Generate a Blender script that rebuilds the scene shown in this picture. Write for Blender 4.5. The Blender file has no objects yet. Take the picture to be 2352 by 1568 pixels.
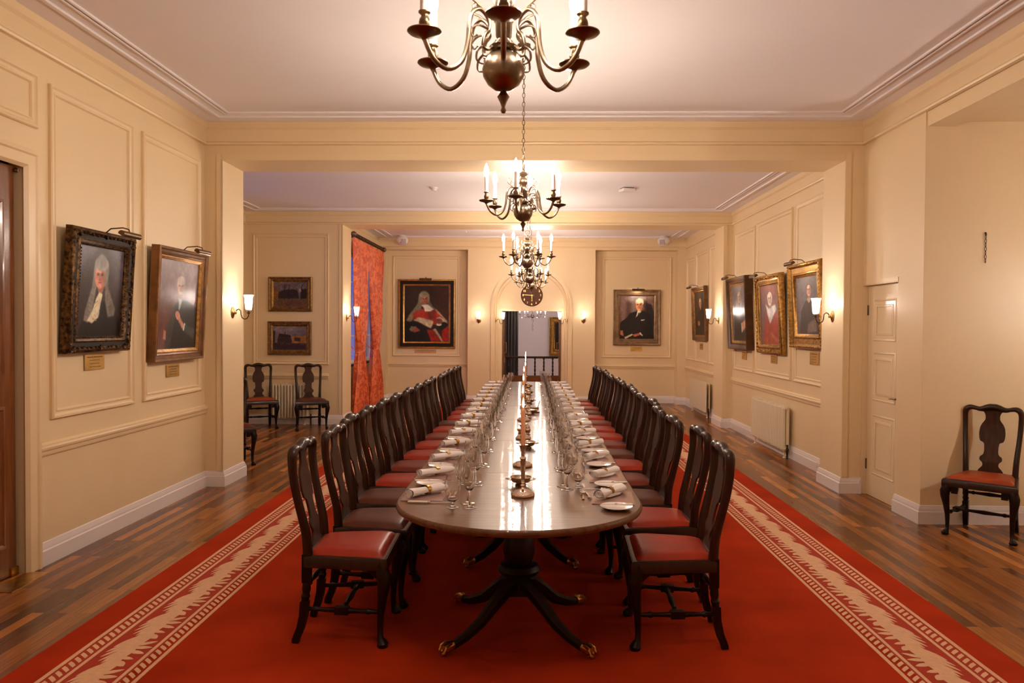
import bpy, bmesh, math, random
import numpy as np
from mathutils import Vector, Matrix
random.seed(7); rng = np.random.default_rng(7)
C = bpy.context.scene.collection
PI = math.pi
R = math.radians

# ---------------------------------------------------------------- materials
def lin(c):
    out = []
    for v in c:
        v = v / 255.0
        out.append(v / 12.92 if v <= 0.04045 else ((v + 0.055) / 1.055) ** 2.4)
    return tuple(out)

def new_mat(name):
    m = bpy.data.materials.new(name); m.use_nodes = True
    nt = m.node_tree; nt.nodes.clear()
    out = nt.nodes.new('ShaderNodeOutputMaterial')
    return m, nt, out

def pmat(name, col, rough=0.5, metal=0.0, noise=0.0, nscale=8.0, bump=0.0, bscale=60.0,
         coat=0.0, sheen=0.0, trans=0.0, spec=0.5, stretch=(1, 1, 1), col2=None, aniso=0.0):
    m, nt, out = new_mat(name)
    b = nt.nodes.new('ShaderNodeBsdfPrincipled')
    nt.links.new(b.outputs[0], out.inputs[0])
    b.inputs['Base Color'].default_value = (*col, 1)
    b.inputs['Roughness'].default_value = rough
    b.inputs['Metallic'].default_value = metal
    b.inputs['Specular IOR Level'].default_value = spec
    b.inputs['Coat Weight'].default_value = coat
    b.inputs['Coat Roughness'].default_value = 0.08
    b.inputs['Sheen Weight'].default_value = sheen
    b.inputs['Transmission Weight'].default_value = trans
    tc = nt.nodes.new('ShaderNodeTexCoord'); mp = nt.nodes.new('ShaderNodeMapping')
    mp.inputs['Scale'].default_value = stretch
    nt.links.new(tc.outputs['Object'], mp.inputs[0])
    if noise > 0 or col2:
        n = nt.nodes.new('ShaderNodeTexNoise'); n.inputs['Scale'].default_value = nscale
        n.inputs['Detail'].default_value = 5
        nt.links.new(mp.outputs[0], n.inputs['Vector'])
        r = nt.nodes.new('ShaderNodeValToRGB')
        c2 = col2 if col2 else tuple(v * (1 - noise) for v in col)
        r.color_ramp.elements[0].color = (*c2, 1); r.color_ramp.elements[0].position = 0.35
        r.color_ramp.elements[1].color = (*col, 1); r.color_ramp.elements[1].position = 0.65
        nt.links.new(n.outputs['Fac'], r.inputs[0]); nt.links.new(r.outputs[0], b.inputs['Base Color'])
    if bump > 0:
        n = nt.nodes.new('ShaderNodeTexNoise'); n.inputs['Scale'].default_value = bscale
        nt.links.new(mp.outputs[0], n.inputs['Vector'])
        bp = nt.nodes.new('ShaderNodeBump'); bp.inputs['Strength'].default_value = bump
        bp.inputs['Distance'].default_value = 0.002
        nt.links.new(n.outputs['Fac'], bp.inputs['Height']); nt.links.new(bp.outputs[0], b.inputs['Normal'])
    return m

def emat(name, col, strength):
    m, nt, out = new_mat(name)
    e = nt.nodes.new('ShaderNodeEmission'); e.inputs[0].default_value = (*col, 1); e.inputs[1].default_value = strength
    nt.links.new(e.outputs[0], out.inputs[0]); return m

WARM = (1.0, 0.66, 0.45)
M = {}
M['wall'] = pmat('cream_paint', (0.82, 0.635, 0.385), 0.42, noise=0.03, nscale=1.5, bump=0.15, bscale=40)
M['ceiling'] = pmat('ceiling_paint', (0.87, 0.815, 0.82), 0.7, noise=0.02, nscale=1.2)
M['trim'] = pmat('cream_gloss', (0.82, 0.635, 0.385), 0.32)
M['white'] = pmat('white_gloss_paint', (0.82, 0.74, 0.72), 0.3)
M['doorcream'] = pmat('door_paint', (0.82, 0.66, 0.43), 0.25)
M['wood'] = pmat('dark_mahogany', (0.034, 0.010, 0.004), 0.30, noise=0.45, nscale=7, coat=0.12, spec=0.3, stretch=(6, 6, 0.8))
M['wood2'] = pmat('black_mahogany', (0.016, 0.005, 0.003), 0.35, noise=0.4, nscale=7, coat=0.0, spec=0.22, stretch=(6, 6, 0.8))
M['brownwood'] = pmat('polished_brown_wood', (0.22, 0.075, 0.022), 0.22, noise=0.3, nscale=4, coat=0.3, stretch=(9, 0.7, 9))
M['red'] = pmat('red_leather', (0.36, 0.032, 0.012), 0.33, noise=0.25, nscale=5, bump=0.25, bscale=90, spec=0.24)
M['ox'] = pmat('oxblood_leather', (0.20, 0.030, 0.014), 0.36, noise=0.3, nscale=5, bump=0.25, bscale=90, spec=0.24)
M['brown'] = pmat('brown_leather', (0.115, 0.030, 0.014), 0.36, noise=0.3, nscale=5, bump=0.25, bscale=90, spec=0.24)
M['tan'] = pmat('tan_leather', (0.36, 0.060, 0.018), 0.36, noise=0.3, nscale=5, bump=0.25, bscale=90, spec=0.24)
M['brass'] = pmat('antique_brass', (0.33, 0.25, 0.17), 0.30, 1.0, noise=0.45, nscale=12)
M['darkbrass'] = pmat('dark_bronze', (0.20, 0.13, 0.07), 0.33, 1.0, noise=0.4, nscale=12)
M['gold'] = pmat('polished_gold', (0.72, 0.42, 0.12), 0.28, 1.0, noise=0.35, nscale=14)
M['gilt'] = pmat('gilt_wood', (0.50, 0.26, 0.06), 0.38, 0.8, noise=0.55, nscale=30, bump=0.5, bscale=60)
M['darkgilt'] = pmat('blackened_gilt', (0.17, 0.085, 0.025), 0.42, 0.7, nscale=38, col2=(0.012, 0.006, 0.003), bump=0.8, bscale=50)
M['bronzegilt'] = pmat('bronze_frame', (0.30, 0.19, 0.10), 0.4, 0.6, noise=0.4, nscale=9, stretch=(1, 1, 1))
M['clockface'] = pmat('clock_face', (0.10, 0.035, 0.016), 0.5, spec=0.2)
M['walnut'] = pmat('walnut_frame', (0.10, 0.040, 0.014), 0.38, 0.0, noise=0.4, nscale=9, spec=0.3)
M['browngilt'] = pmat('brown_gilt_frame', (0.26, 0.12, 0.045), 0.33, 0.55, noise=0.45, nscale=9)
M['oldgilt'] = pmat('dull_old_gilt', (0.30, 0.155, 0.045), 0.4, 0.75, noise=0.5, nscale=25)
M['splat'] = pmat('mahogany_splat', (0.060, 0.020, 0.008), 0.5, noise=0.4, nscale=7, spec=0.2, stretch=(6, 6, 0.8))
M['black'] = pmat('black_frame', (0.014, 0.008, 0.005), 0.45, spec=0.2)
M['silver'] = pmat('silver_plate', (0.80, 0.66, 0.54), 0.14, 1.0, noise=0.15, nscale=20)
M['steel'] = pmat('cutlery_steel', (0.78, 0.72, 0.68), 0.16, 1.0)
M['ivory'] = pmat('ivory_handle', (0.85, 0.76, 0.66), 0.3)
M['china'] = pmat('white_china', (0.85, 0.79, 0.77), 0.12, coat=0.5)
M['linen'] = pmat('white_linen', (0.86, 0.79, 0.76), 0.85, sheen=0.2, bump=0.4, bscale=120)
M['mat'] = pmat('mauve_placemat', (0.34, 0.19, 0.165), 0.22, coat=0.3)
M['candle'] = pmat('salmon_wax', (0.85, 0.42, 0.22), 0.45)
M['candletube'] = pmat('ivory_candle_tube', (0.86, 0.78, 0.74), 0.4)
M['plaque'] = pmat('engraved_brass', (0.75, 0.47, 0.14), 0.35, 0.85, noise=0.2, nscale=10)
M['plaquewood'] = pmat('pale_wood_plaque', (0.62, 0.33, 0.14), 0.4)
M['engrave'] = pmat('engraving', (0.10, 0.05, 0.02), 0.6)
M['rad'] = pmat('radiator_enamel', (0.80, 0.69, 0.50), 0.3)
M['darkmetal'] = pmat('dark_metal', (0.05, 0.035, 0.025), 0.4, 0.8)
M['plastic'] = pmat('white_plastic', (0.80, 0.74, 0.72), 0.4)
M['grille'] = pmat('grey_grille', (0.40, 0.33, 0.33), 0.6)
M['darkcurtain'] = pmat('brown_curtain', (0.028, 0.018, 0.014), 0.8, sheen=0.2)
M['hallwall'] = pmat('hall_white_paint', (0.80, 0.72, 0.75), 0.6)
M['bulb'] = emat('lit_bulb', (1.0, 0.835, 0.68), 345)
M['sbulb'] = emat('lit_sconce_bulb', (1.0, 0.87, 0.76), 470)
M['bbulb'] = emat('lit_end_wall_bulb', (1.0, 0.88, 0.78), 210)
M['abulb'] = emat('bright_alcove_bulb', (1.0, 0.88, 0.78), 9000)
M['hbulb'] = emat('hall_fill_globe', (1.0, 0.86, 0.80), 30)
M['pbulb'] = emat('lit_picture_lamp', (1.0, 0.78, 0.56), 70)
M['flame'] = emat('candle_flame', (1.0, 0.66, 0.36), 9)
M['wick'] = pmat('wick', (0.05, 0.03, 0.02), 0.8)

def glass_mat(name, tint=(1, 1, 1), ior=1.5, gl_rough=0.0, mix_extra=0.0):
    m, nt, out = new_mat(name)
    t = nt.nodes.new('ShaderNodeBsdfTransparent'); t.inputs[0].default_value = (*tint, 1)
    g = nt.nodes.new('ShaderNodeBsdfGlossy'); g.inputs['Roughness'].default_value = gl_rough
    f = nt.nodes.new('ShaderNodeLayerWeight'); f.inputs['Blend'].default_value = 0.5
    mx = nt.nodes.new('ShaderNodeMixShader')
    pw = nt.nodes.new('ShaderNodeMath'); pw.operation = 'POWER'; pw.inputs[1].default_value = 3.0
    a = nt.nodes.new('ShaderNodeMath'); a.operation = 'MULTIPLY_ADD'; a.use_clamp = True
    a.inputs[1].default_value = 0.9; a.inputs[2].default_value = 0.06 + mix_extra
    nt.links.new(f.outputs['Facing'], pw.inputs[0]); nt.links.new(pw.outputs[0], a.inputs[0]); nt.links.new(a.outputs[0], mx.inputs[0])
    nt.links.new(t.outputs[0], mx.inputs[1]); nt.links.new(g.outputs[0], mx.inputs[2])
    nt.links.new(mx.outputs[0], out.inputs[0]); return m
def real_glass():
    m, nt, out = new_mat('clear_crystal')
    g = nt.nodes.new('ShaderNodeBsdfGlass'); g.inputs['IOR'].default_value = 1.48; g.inputs['Roughness'].default_value = 0.0
    g.inputs['Color'].default_value = (0.99, 0.985, 0.98, 1)
    nt.links.new(g.outputs[0], out.inputs[0]); return m
M['glass'] = real_glass()
M['pane'] = glass_mat('window_glass', (0.95, 0.97, 1.0), 1.45)
def frosted():
    m, nt, out = new_mat('frosted_shade')
    t = nt.nodes.new('ShaderNodeBsdfTransparent'); tl = nt.nodes.new('ShaderNodeBsdfTranslucent')
    tl.inputs[0].default_value = (0.95, 0.93, 0.9, 1); mx = nt.nodes.new('ShaderNodeMixShader'); mx.inputs[0].default_value = 0.45
    nt.links.new(t.outputs[0], mx.inputs[1]); nt.links.new(tl.outputs[0], mx.inputs[2]); nt.links.new(mx.outputs[0], out.inputs[0])
    return m
M['frost'] = frosted()

def floor_mat():
    m, nt, out = new_mat('plank_floor')
    b = nt.nodes.new('ShaderNodeBsdfPrincipled'); nt.links.new(b.outputs[0], out.inputs[0])
    tc = nt.nodes.new('ShaderNodeTexCoord'); mp = nt.nodes.new('ShaderNodeMapping')
    mp.inputs['Rotation'].default_value = (0, 0, PI / 2)
    nt.links.new(tc.outputs['Object'], mp.inputs[0])
    br = nt.nodes.new('ShaderNodeTexBrick')
    br.inputs['Scale'].default_value = 1.0; br.inputs['Brick Width'].default_value = 1.05
    br.inputs['Row Height'].default_value = 0.068; br.inputs['Mortar Size'].default_value = 0.0006
    br.inputs['Mortar Smooth'].default_value = 0.0; br.inputs['Bias'].default_value = 0.0
    br.offset = 0.37; br.offset_frequency = 2; br.squash = 1.0
    br.inputs['Color1'].default_value = (0, 0, 0, 1); br.inputs['Color2'].default_value = (1, 1, 1, 1)
    br.inputs['Mortar'].default_value = (0.1, 0.1, 0.1, 1)
    nt.links.new(mp.outputs[0], br.inputs['Vector'])
    r = nt.nodes.new('ShaderNodeValToRGB'); e = r.color_ramp.elements
    e[0].position = 0.0; e[0].color = (0.10, 0.034, 0.010, 1)
    e[1].position = 1.0; e[1].color = (0.58, 0.225, 0.050, 1)
    for p, c in ((0.3, (0.18, 0.064, 0.018)), (0.62, (0.30, 0.105, 0.026)), (0.86, (0.38, 0.140, 0.033))):
        q = r.color_ramp.elements.new(p); q.color = (*c, 1)
    nt.links.new(br.outputs['Color'], r.inputs[0])
    mp2 = nt.nodes.new('ShaderNodeMapping'); mp2.inputs['Scale'].default_value = (30, 1.6, 1)
    nt.links.new(tc.outputs['Object'], mp2.inputs[0])
    n = nt.nodes.new('ShaderNodeTexNoise'); n.inputs['Scale'].default_value = 3; n.inputs['Detail'].default_value = 6
    nt.links.new(mp2.outputs[0], n.inputs['Vector'])
    mx = nt.nodes.new('ShaderNodeMixRGB'); mx.blend_type = 'MULTIPLY'; mx.inputs[0].default_value = 0.55
    nt.links.new(r.outputs[0], mx.inputs[1])
    r2 = nt.nodes.new('ShaderNodeValToRGB'); r2.color_ramp.elements[0].position = 0.3; r2.color_ramp.elements[0].color = (0.45, 0.42, 0.4, 1)
    r2.color_ramp.elements[1].position = 0.65; r2.color_ramp.elements[1].color = (1.1, 1.1, 1.1, 1)
    nt.links.new(n.outputs['Fac'], r2.inputs[0]); nt.links.new(r2.outputs[0], mx.inputs[2])
    nt.links.new(mx.outputs[0], b.inputs['Base Color'])
    b.inputs['Roughness'].default_value = 0.24; b.inputs['Specular IOR Level'].default_value = 0.24
    bp = nt.nodes.new('ShaderNodeBump'); bp.inputs['Strength'].default_value = 0.12; bp.inputs['Distance'].default_value = 0.002
    nt.links.new(n.outputs['Fac'], bp.inputs['Height']); nt.links.new(bp.outputs[0], b.inputs['Normal'])
    return m
M['floor'] = floor_mat()

def table_mat():
    m, nt, out = new_mat('polished_mahogany_top')
    b = nt.nodes.new('ShaderNodeBsdfPrincipled'); nt.links.new(b.outputs[0], out.inputs[0])
    tc = nt.nodes.new('ShaderNodeTexCoord'); mp = nt.nodes.new('ShaderNodeMapping')
    mp.inputs['Scale'].default_value = (1.2, 26, 1)
    nt.links.new(tc.outputs['Object'], mp.inputs[0])
    n = nt.nodes.new('ShaderNodeTexNoise'); n.inputs['Scale'].default_value = 3; n.inputs['Detail'].default_value = 6
    nt.links.new(mp.outputs[0], n.inputs['Vector'])
    r = nt.nodes.new('ShaderNodeValToRGB')
    r.color_ramp.elements[0].position = 0.3; r.color_ramp.elements[0].color = (0.080, 0.027, 0.009, 1)
    r.color_ramp.elements[1].position = 0.7; r.color_ramp.elements[1].color = (0.150, 0.055, 0.018, 1)
    nt.links.new(n.outputs['Fac'], r.inputs[0]); nt.links.new(r.outputs[0], b.inputs['Base Color'])
    b.inputs['Roughness'].default_value = 0.4; b.inputs['Specular IOR Level'].default_value = 0.25
    b.inputs['Coat Weight'].default_value = 0.62; b.inputs['Coat Roughness'].default_value = 0.015
    b.inputs['Coat IOR'].default_value = 1.42
    n2 = nt.nodes.new('ShaderNodeTexNoise'); n2.inputs['Scale'].default_value = 1.0; n2.inputs['Detail'].default_value = 2
    mp2 = nt.nodes.new('ShaderNodeMapping'); mp2.inputs['Scale'].default_value = (0.5, 95, 1)
    nt.links.new(tc.outputs['Object'], mp2.inputs[0]); nt.links.new(mp2.outputs[0], n2.inputs['Vector'])
    bp = nt.nodes.new('ShaderNodeBump'); bp.inputs['Strength'].default_value = 1.0; bp.inputs['Distance'].default_value = 0.0011
    nt.links.new(n2.outputs['Fac'], bp.inputs['Height']); nt.links.new(bp.outputs[0], b.inputs['Coat Normal'])
    return m
M['table'] = table_mat()
M['tabledark'] = pmat('table_edge_mahogany', (0.05, 0.02, 0.01), 0.2, coat=0.5)
M['carpet'] = pmat('red_carpet_pile', (0.43, 0.032, 0.005), 0.95, noise=0.22, nscale=2.2, bump=0.8, bscale=220, spec=0.08)
M['carpetline'] = pmat('cream_carpet_pattern', (0.78, 0.46, 0.27), 0.95, bump=0.8, bscale=220, noise=0.1, nscale=40)
M['carpetdark'] = pmat('deep_red_carpet', (0.38, 0.026, 0.004), 0.95, bump=0.8, bscale=220)

def damask():
    m, nt, out = new_mat('orange_damask')
    b = nt.nodes.new('ShaderNodeBsdfPrincipled'); nt.links.new(b.outputs[0], out.inputs[0])
    tc = nt.nodes.new('ShaderNodeTexCoord')
    n = nt.nodes.new('ShaderNodeTexNoise'); n.inputs['Scale'].default_value = 5.5; n.inputs['Detail'].default_value = 3
    n.inputs['Distortion'].default_value = 2.2
    nt.links.new(tc.outputs['Object'], n.inputs['Vector'])
    r = nt.nodes.new('ShaderNodeValToRGB')
    r.color_ramp.elements[0].position = 0.47; r.color_ramp.elements[0].color = (0.82, 0.180, 0.048, 1)
    r.color_ramp.elements[1].position = 0.54; r.color_ramp.elements[1].color = (0.58, 0.080, 0.020, 1)
    nt.links.new(n.outputs['Fac'], r.inputs[0]); nt.links.new(r.outputs[0], b.inputs['Base Color'])
    b.inputs['Roughness'].default_value = 0.5; b.inputs['Sheen Weight'].default_value = 0.3
    return m
M['damask'] = damask()

def canvas_mat():
    m, nt, out = new_mat('oil_paint_canvas')
    b = nt.nodes.new('ShaderNodeBsdfPrincipled'); nt.links.new(b.outputs[0], out.inputs[0])
    a = nt.nodes.new('ShaderNodeVertexColor'); a.layer_name = 'Paint'
    nt.links.new(a.outputs[0], b.inputs['Base Color'])
    b.inputs['Roughness'].default_value = 0.32; b.inputs['Specular IOR Level'].default_value = 0.28
    n = nt.nodes.new('ShaderNodeTexNoise'); n.inputs['Scale'].default_value = 45
    bp = nt.nodes.new('ShaderNodeBump'); bp.inputs['Strength'].default_value = 0.35; bp.inputs['Distance'].default_value = 0.002
    nt.links.new(n.outputs['Fac'], bp.inputs['Height']); nt.links.new(bp.outputs[0], b.inputs['Normal'])
    return m
M['canvas'] = canvas_mat()

# ---------------------------------------------------------------- mesh helpers
class MB:
    def __init__(s): s.v = []; s.f = []; s.mi = []
    def add(s, vs, fs, mi=0):
        k = len(s.v); s.v += [tuple(v) for v in vs]
        for f in fs: s.f.append([i + k for i in f]); s.mi.append(mi)
        return s
    def box(s, x0, x1, y0, y1, z0, z1, mi=0):
        vs = [(x, y, z) for x in (x0, x1) for y in (y0, y1) for z in (z0, z1)]
        return s.add(vs, [(0, 1, 3, 2), (4, 6, 7, 5), (0, 4, 5, 1), (2, 3, 7, 6), (0, 2, 6, 4), (1, 5, 7, 3)], mi)
    def lathe(s, prof, n=24, mat=None, mi=0, flute=0.0, nf=0):
        vs = []
        for r, z in prof:
            for i in range(n):
                a = 2 * PI * i / n; rr = r * (1 + flute * math.cos(nf * a)) if nf else r
                vs.append((rr * math.cos(a), rr * math.sin(a), z))
        fs = []
        for j in range(len(prof) - 1):
            for i in range(n):
                k = (i + 1) % n
                fs.append((j * n + i, j * n + k, (j + 1) * n + k, (j + 1) * n + i))
        if prof[0][0] > 1e-5: fs.append(tuple(range(n))[::-1])
        if prof[-1][0] > 1e-5: fs.append(tuple(range((len(prof) - 1) * n, len(prof) * n)))
        if mat is not None: vs = [tuple(mat @ Vector(v)) for v in vs]
        return s.add(vs, fs, mi)
    def tube(s, pts, rad, n=8, mi=0, closed=False, asp=(1, 1, 1), up=None, phase=0.0, mat=None):
        P = [Vector(p) for p in pts]; m = len(P)
        if not hasattr(rad, '__len__'): rad = [rad] * m
        T = []
        for i in range(m):
            if closed: t = P[(i + 1) % m] - P[i - 1]
            else: t = P[min(i + 1, m - 1)] - P[max(i - 1, 0)]
            T.append(t.normalized() if t.length > 1e-9 else Vector((0, 0, 1)))
        ref = Vector(up) if up else (Vector((0, 0, 1)) if abs(T[0].z) < 0.9 else Vector((1, 0, 0)))
        nrm = (ref - T[0] * ref.dot(T[0])).normalized()
        vs = []
        for i in range(m):
            nrm = (nrm - T[i] * nrm.dot(T[i]))
            nrm = nrm.normalized() if nrm.length > 1e-6 else T[i].orthogonal().normalized()
            bn = T[i].cross(nrm)
            for k in range(n):
                a = 2 * PI * k / n + phase
                o = (nrm * math.cos(a) + bn * math.sin(a)) * rad[i]
                vs.append((P[i].x + o.x * asp[0], P[i].y + o.y * asp[1], P[i].z + o.z * asp[2]))
        fs = []
        for i in range(m if closed else m - 1):
            j = (i + 1) % m
            for k in range(n):
                l = (k + 1) % n
                fs.append((i * n + k, i * n + l, j * n + l, j * n + k))
        if not closed: fs += [tuple(range(n))[::-1], tuple(range((m - 1) * n, m * n))]
        if mat is not None: vs = [tuple(mat @ Vector(v)) for v in vs]
        return s.add(vs, fs, mi)
    def prism(s, poly, a, b, axis='z', mat=None, mi=0):
        n = len(poly)
        def P(p, t): return {'z': (p[0], p[1], t), 'y': (p[0], t, p[1]), 'x': (t, p[0], p[1])}[axis]
        vs = [P(p, a) for p in poly] + [P(p, b) for p in poly]
        if mat is not None: vs = [tuple(mat @ Vector(v)) for v in vs]
        fs = [tuple(range(n))[::-1], tuple(range(n, 2 * n))] + [(i, (i + 1) % n, n + (i + 1) % n, n + i) for i in range(n)]
        return s.add(vs, fs, mi)
    def ring(s, w, h, prof, mi=0, cx=0, cy=0):          # mitred rectangular moulding in local XY, profile (inset, height)
        vs = []; n = len(prof)
        for u, d in prof:
            vs += [(cx - w / 2 + u, cy - h / 2 + u, d), (cx + w / 2 - u, cy - h / 2 + u, d), (cx + w / 2 - u, cy + h / 2 - u, d), (cx - w / 2 + u, cy + h / 2 - u, d)]
        fs = []
        for j in range(n - 1):
            for i in range(4):
                k = (i + 1) % 4
                fs.append((j * 4 + i, j * 4 + k, (j + 1) * 4 + k, (j + 1) * 4 + i))
        for i in range(4):
            k = (i + 1) % 4
            fs.append(((n - 1) * 4 + i, (n - 1) * 4 + k, k, i))
        return s.add(vs, fs, mi)
    def sweep(s, path, prof, closed=False, mi=0):        # moulding along XY path, room on its left; profile (out, z)
        n = len(path); P = [Vector(p) for p in path]; off = []
        for i in range(n):
            if closed or 0 < i < n - 1:
                a = (P[i] - P[i - 1]).normalized(); b = (P[(i + 1) % n] - P[i]).normalized()
                na = Vector((-a.y, a.x)); nb = Vector((-b.y, b.x)); m = na + nb
                off.append(m / max(1e-6, m.dot(na)))
            else:
                a = (P[1] - P[0]).normalized() if i == 0 else (P[-1] - P[-2]).normalized()
                off.append(Vector((-a.y, a.x)))
        k = len(prof); vs = []
        for i in range(n):
            for o, z in prof: vs.append((P[i].x + off[i].x * o, P[i].y + off[i].y * o, z))
        fs = []
        for i in range(n if closed else n - 1):
            j = (i + 1) % n
            for q in range(k):
                r = (q + 1) % k
                fs.append((i * k + q, j * k + q, j * k + r, i * k + r))
        if not closed: fs += [tuple(range(k)), tuple(range((n - 1) * k, n * k))[::-1]]
        return s.add(vs, fs, mi)
    def build(s, name, mats, parent=None, smooth=35, bevel=0, mw=None, recalc=True):
        me = bpy.data.meshes.new(name); me.from_pydata(s.v, [], s.f)
        if not isinstance(mats, (list, tuple)): mats = [mats]
        for m in mats: me.materials.append(M[m])
        me.polygons.foreach_set('material_index', s.mi)
        bm = bmesh.new(); bm.from_mesh(me)
        if recalc: bmesh.ops.recalc_face_normals(bm, faces=bm.faces)
        if bevel:
            es = [e for e in bm.edges if len(e.link_faces) == 2 and e.calc_face_angle(0) > 0.6]
            bmesh.ops.bevel(bm, geom=es, offset=bevel, segments=2, affect='EDGES', clamp_overlap=True)
        bm.to_mesh(me); bm.free()
        if smooth:
            me.polygons.foreach_set('use_smooth', [True] * len(me.polygons)); me.set_sharp_from_angle(angle=R(smooth))
        me.update()
        o = bpy.data.objects.new(name, me); C.objects.link(o)
        if parent: o.parent = parent
        if mw is not None: o.matrix_world = mw
        return o

def tag(o, label=None, cat=None, group=None, kind=None):
    if label: o['label'] = label
    if cat: o['category'] = cat
    if group: o['group'] = group
    if kind: o['kind'] = kind
    return o
def thing(name, label, cat, mw=None, loc=None, rz=0, group=None):
    o = bpy.data.objects.new(name, None); C.objects.link(o); o.empty_display_size = 0.1
    if mw is not None: o.matrix_world = mw
    elif loc is not None: o.location = loc; o.rotation_euler = (0, 0, rz)
    return tag(o, label, cat, group)
def struct(mb, name, mat, label, cat, **k):
    return tag(mb.build(name, mat, **k), label, cat, None, 'structure')
def kids(o): return [c for c in bpy.data.objects if c.parent == o]
def copy_tree(o, parent=None, tree=None):
    c = o.copy(); C.objects.link(c); c.parent = parent
    for ch in (tree or TREE).get(o.name, []): copy_tree(ch, c, tree)
    return c
TREE = {}
def register(root):
    st = [root]
    while st:
        o = st.pop(); k = kids(o)
        if k: TREE[o.name] = k; st += k
def wallM(side, x, y, z, tilt=0):
    b = {'L': Matrix(((0, 0, 1), (1, 0, 0), (0, 1, 0))), 'R': Matrix(((0, 0, -1), (-1, 0, 0), (0, 1, 0))),
         'B': Matrix(((1, 0, 0), (0, 0, -1), (0, 1, 0)))}[side].to_4x4()
    return Matrix.Translation((x, y, z)) @ b @ Matrix.Rotation(R(tilt), 4, 'X')
ORD = ['first', 'second', 'third', 'fourth', 'fifth', 'sixth', 'seventh', 'eighth', 'ninth', 'tenth', 'eleventh', 'twelfth', 'thirteenth', 'fourteenth', 'fifteenth']

# ---------------------------------------------------------------- room shell
XL, XR = -3.263, 3.262
D1, D1b, D2, D2b, D3, D4 = 7.59, 8.14, 12.47, 13.06, 16.16, 16.45
Z1, Z2 = 3.63, 3.48
mb = MB().box(-5.3, 6.2, -1.8, 16.8, -0.12, 0)
struct(mb, 'floor', 'floor', 'glossy brown hardwood plank floor laid lengthwise down the room', 'floor', smooth=0)
mb = MB()
mb.box(-3.6, 3.6, -1.6, D1, Z1, Z1 + .15); mb.box(-5.1, 3.6, D1b, D2, Z2, Z2 + .15); mb.box(-3.6, 3.6, D2b, D4 + .1, Z2, Z2 + .15)
struct(mb, 'ceiling', 'ceiling', 'pinkish white plaster ceiling in three bays between the beams', 'ceiling', smooth=0)
mb = MB()
mb.box(-3.6, XL, 4.87, D1, 0, Z1 + .1); mb.box(-3.6, XL, 3.6, 4.87, 2.66, Z1 + .1); mb.box(-3.6, XL, -1.6, 3.6, 0, Z1 + .1)
mb.box(-5.1, -3.082, D1, D1b, 0, 3.26)
mb.box(-5.0, -4.70, D1b, 9.2, 0, Z2 + .1); mb.box(-5.0, -4.70, 10.9, D2, 0, Z2 + .1)
mb.box(-5.0, -4.70, 9.2, 10.9, 0, .9); mb.box(-5.0, -4.70, 9.2, 10.9, 2.9, Z2 + .1)
mb.box(-5.1, -3.082, D2, D2b, 0, 3.27)
mb.box(-3.6, XL, D2b, 13.35, 0, Z2 + .1); mb.box(-3.6, XL, 15.95, D3, 0, Z2 + .1)
mb.box(-3.6, XL, 13.35, 15.95, 0, .92); mb.box(-3.6, XL, 13.35, 15.95, 2.95, Z2 + .1)
struct(mb, 'wall_left', 'wall', 'cream painted left wall with piers and a recessed bay', 'wall', smooth=0)
mb = MB()
mb.box(XR, 3.5, -1.6, 6.43, 3.29, Z1 + .1); mb.box(XR, 3.5, -1.6, 2.0, 0, 3.29)
mb.box(3.25, 3.5, 6.43, 6.87, 0, 3.63); mb.box(3.25, 3.6, 6.87, 7.575, 2.055, 3.63); mb.box(3.25, 3.6, 7.575, D1, 0, 3.63)
mb.box(3.5, 5.7, 6.43, 6.7, 0, 3.5); mb.box(5.4, 5.7, 1.5, 6.43, 0, 3.5); mb.box(3.5, 5.7, 1.4, 1.6, 0, 3.5)
mb.box(3.5, 5.7, 1.5, 6.43, 3.33, 3.5); mb.box(3.36, 3.6, 6.87, 7.575, 2.0, 2.06)
mb.box(3.062, 3.6, D1, D1b, 0, 3.26); mb.box(XR, 3.6, D1b, D2, 0, Z2 + .1)
mb.box(3.106, 3.6, D2, D2b, 0, 3.27); mb.box(XR, 3.6, D2b, D4, 0, Z2 + .1)
struct(mb, 'wall_right', 'wall', 'cream painted right wall with piers and a deep alcove', 'wall', smooth=0)
struct(MB().box(-3.6, 5.7, -1.8, -1.6, 0, 3.8), 'wall_near', 'wall', 'cream painted wall behind the viewer', 'wall', smooth=0)

# back wall with niches, centre pier and arch
def arch_slab(mb, y0, y1, x0, x1, ztop, cx, r, zs, n=28):
    pts = [(cx - r, 0), (x0, 0), (x0, ztop)]
    arc = [(cx - r * math.cos(PI * i / n), zs + r * math.sin(PI * i / n)) for i in range(n + 1)]
    k = n // 2
    L = [(x0, 0), (x0, ztop), (cx, ztop)] + arc[:k + 1][::-1] + [(cx - r, 0)]
    Rr = [(x1, 0), (x1, ztop), (cx, ztop)] + arc[k:] + [(cx + r, 0)]
    mb.prism(L, y0, y1, 'y'); mb.prism(Rr, y0, y1, 'y')
mb = MB()
mb.box(-3.6, -3.08, D3, 16.8, 0, Z2); mb.box(3.08, 3.6, D3, 16.8, 0, Z2)
mb.box(-3.08, -1.335, D4, 16.8, 0, Z2); mb.box(1.352, 3.08, D4, 16.8, 0, Z2)
mb.box(-3.08, -1.335, D3, D4, 3.24, Z2); mb.box(1.352, 3.08, D3, D4, 3.24, Z2)
arch_slab(mb, D3, 16.34, -1.335, 1.352, Z2, .013, .77, 2.05); arch_slab(mb, 16.34, D4, -1.335, 1.352, Z2, .013, .71, 2.05)
mb.box(-1.335, -.62, D4, 16.8, 0, Z2); mb.box(.66, 1.352, D4, 16.8, 0, Z2); mb.box(-.62, .66, D4, 16.8, 1.955, Z2)
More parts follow.
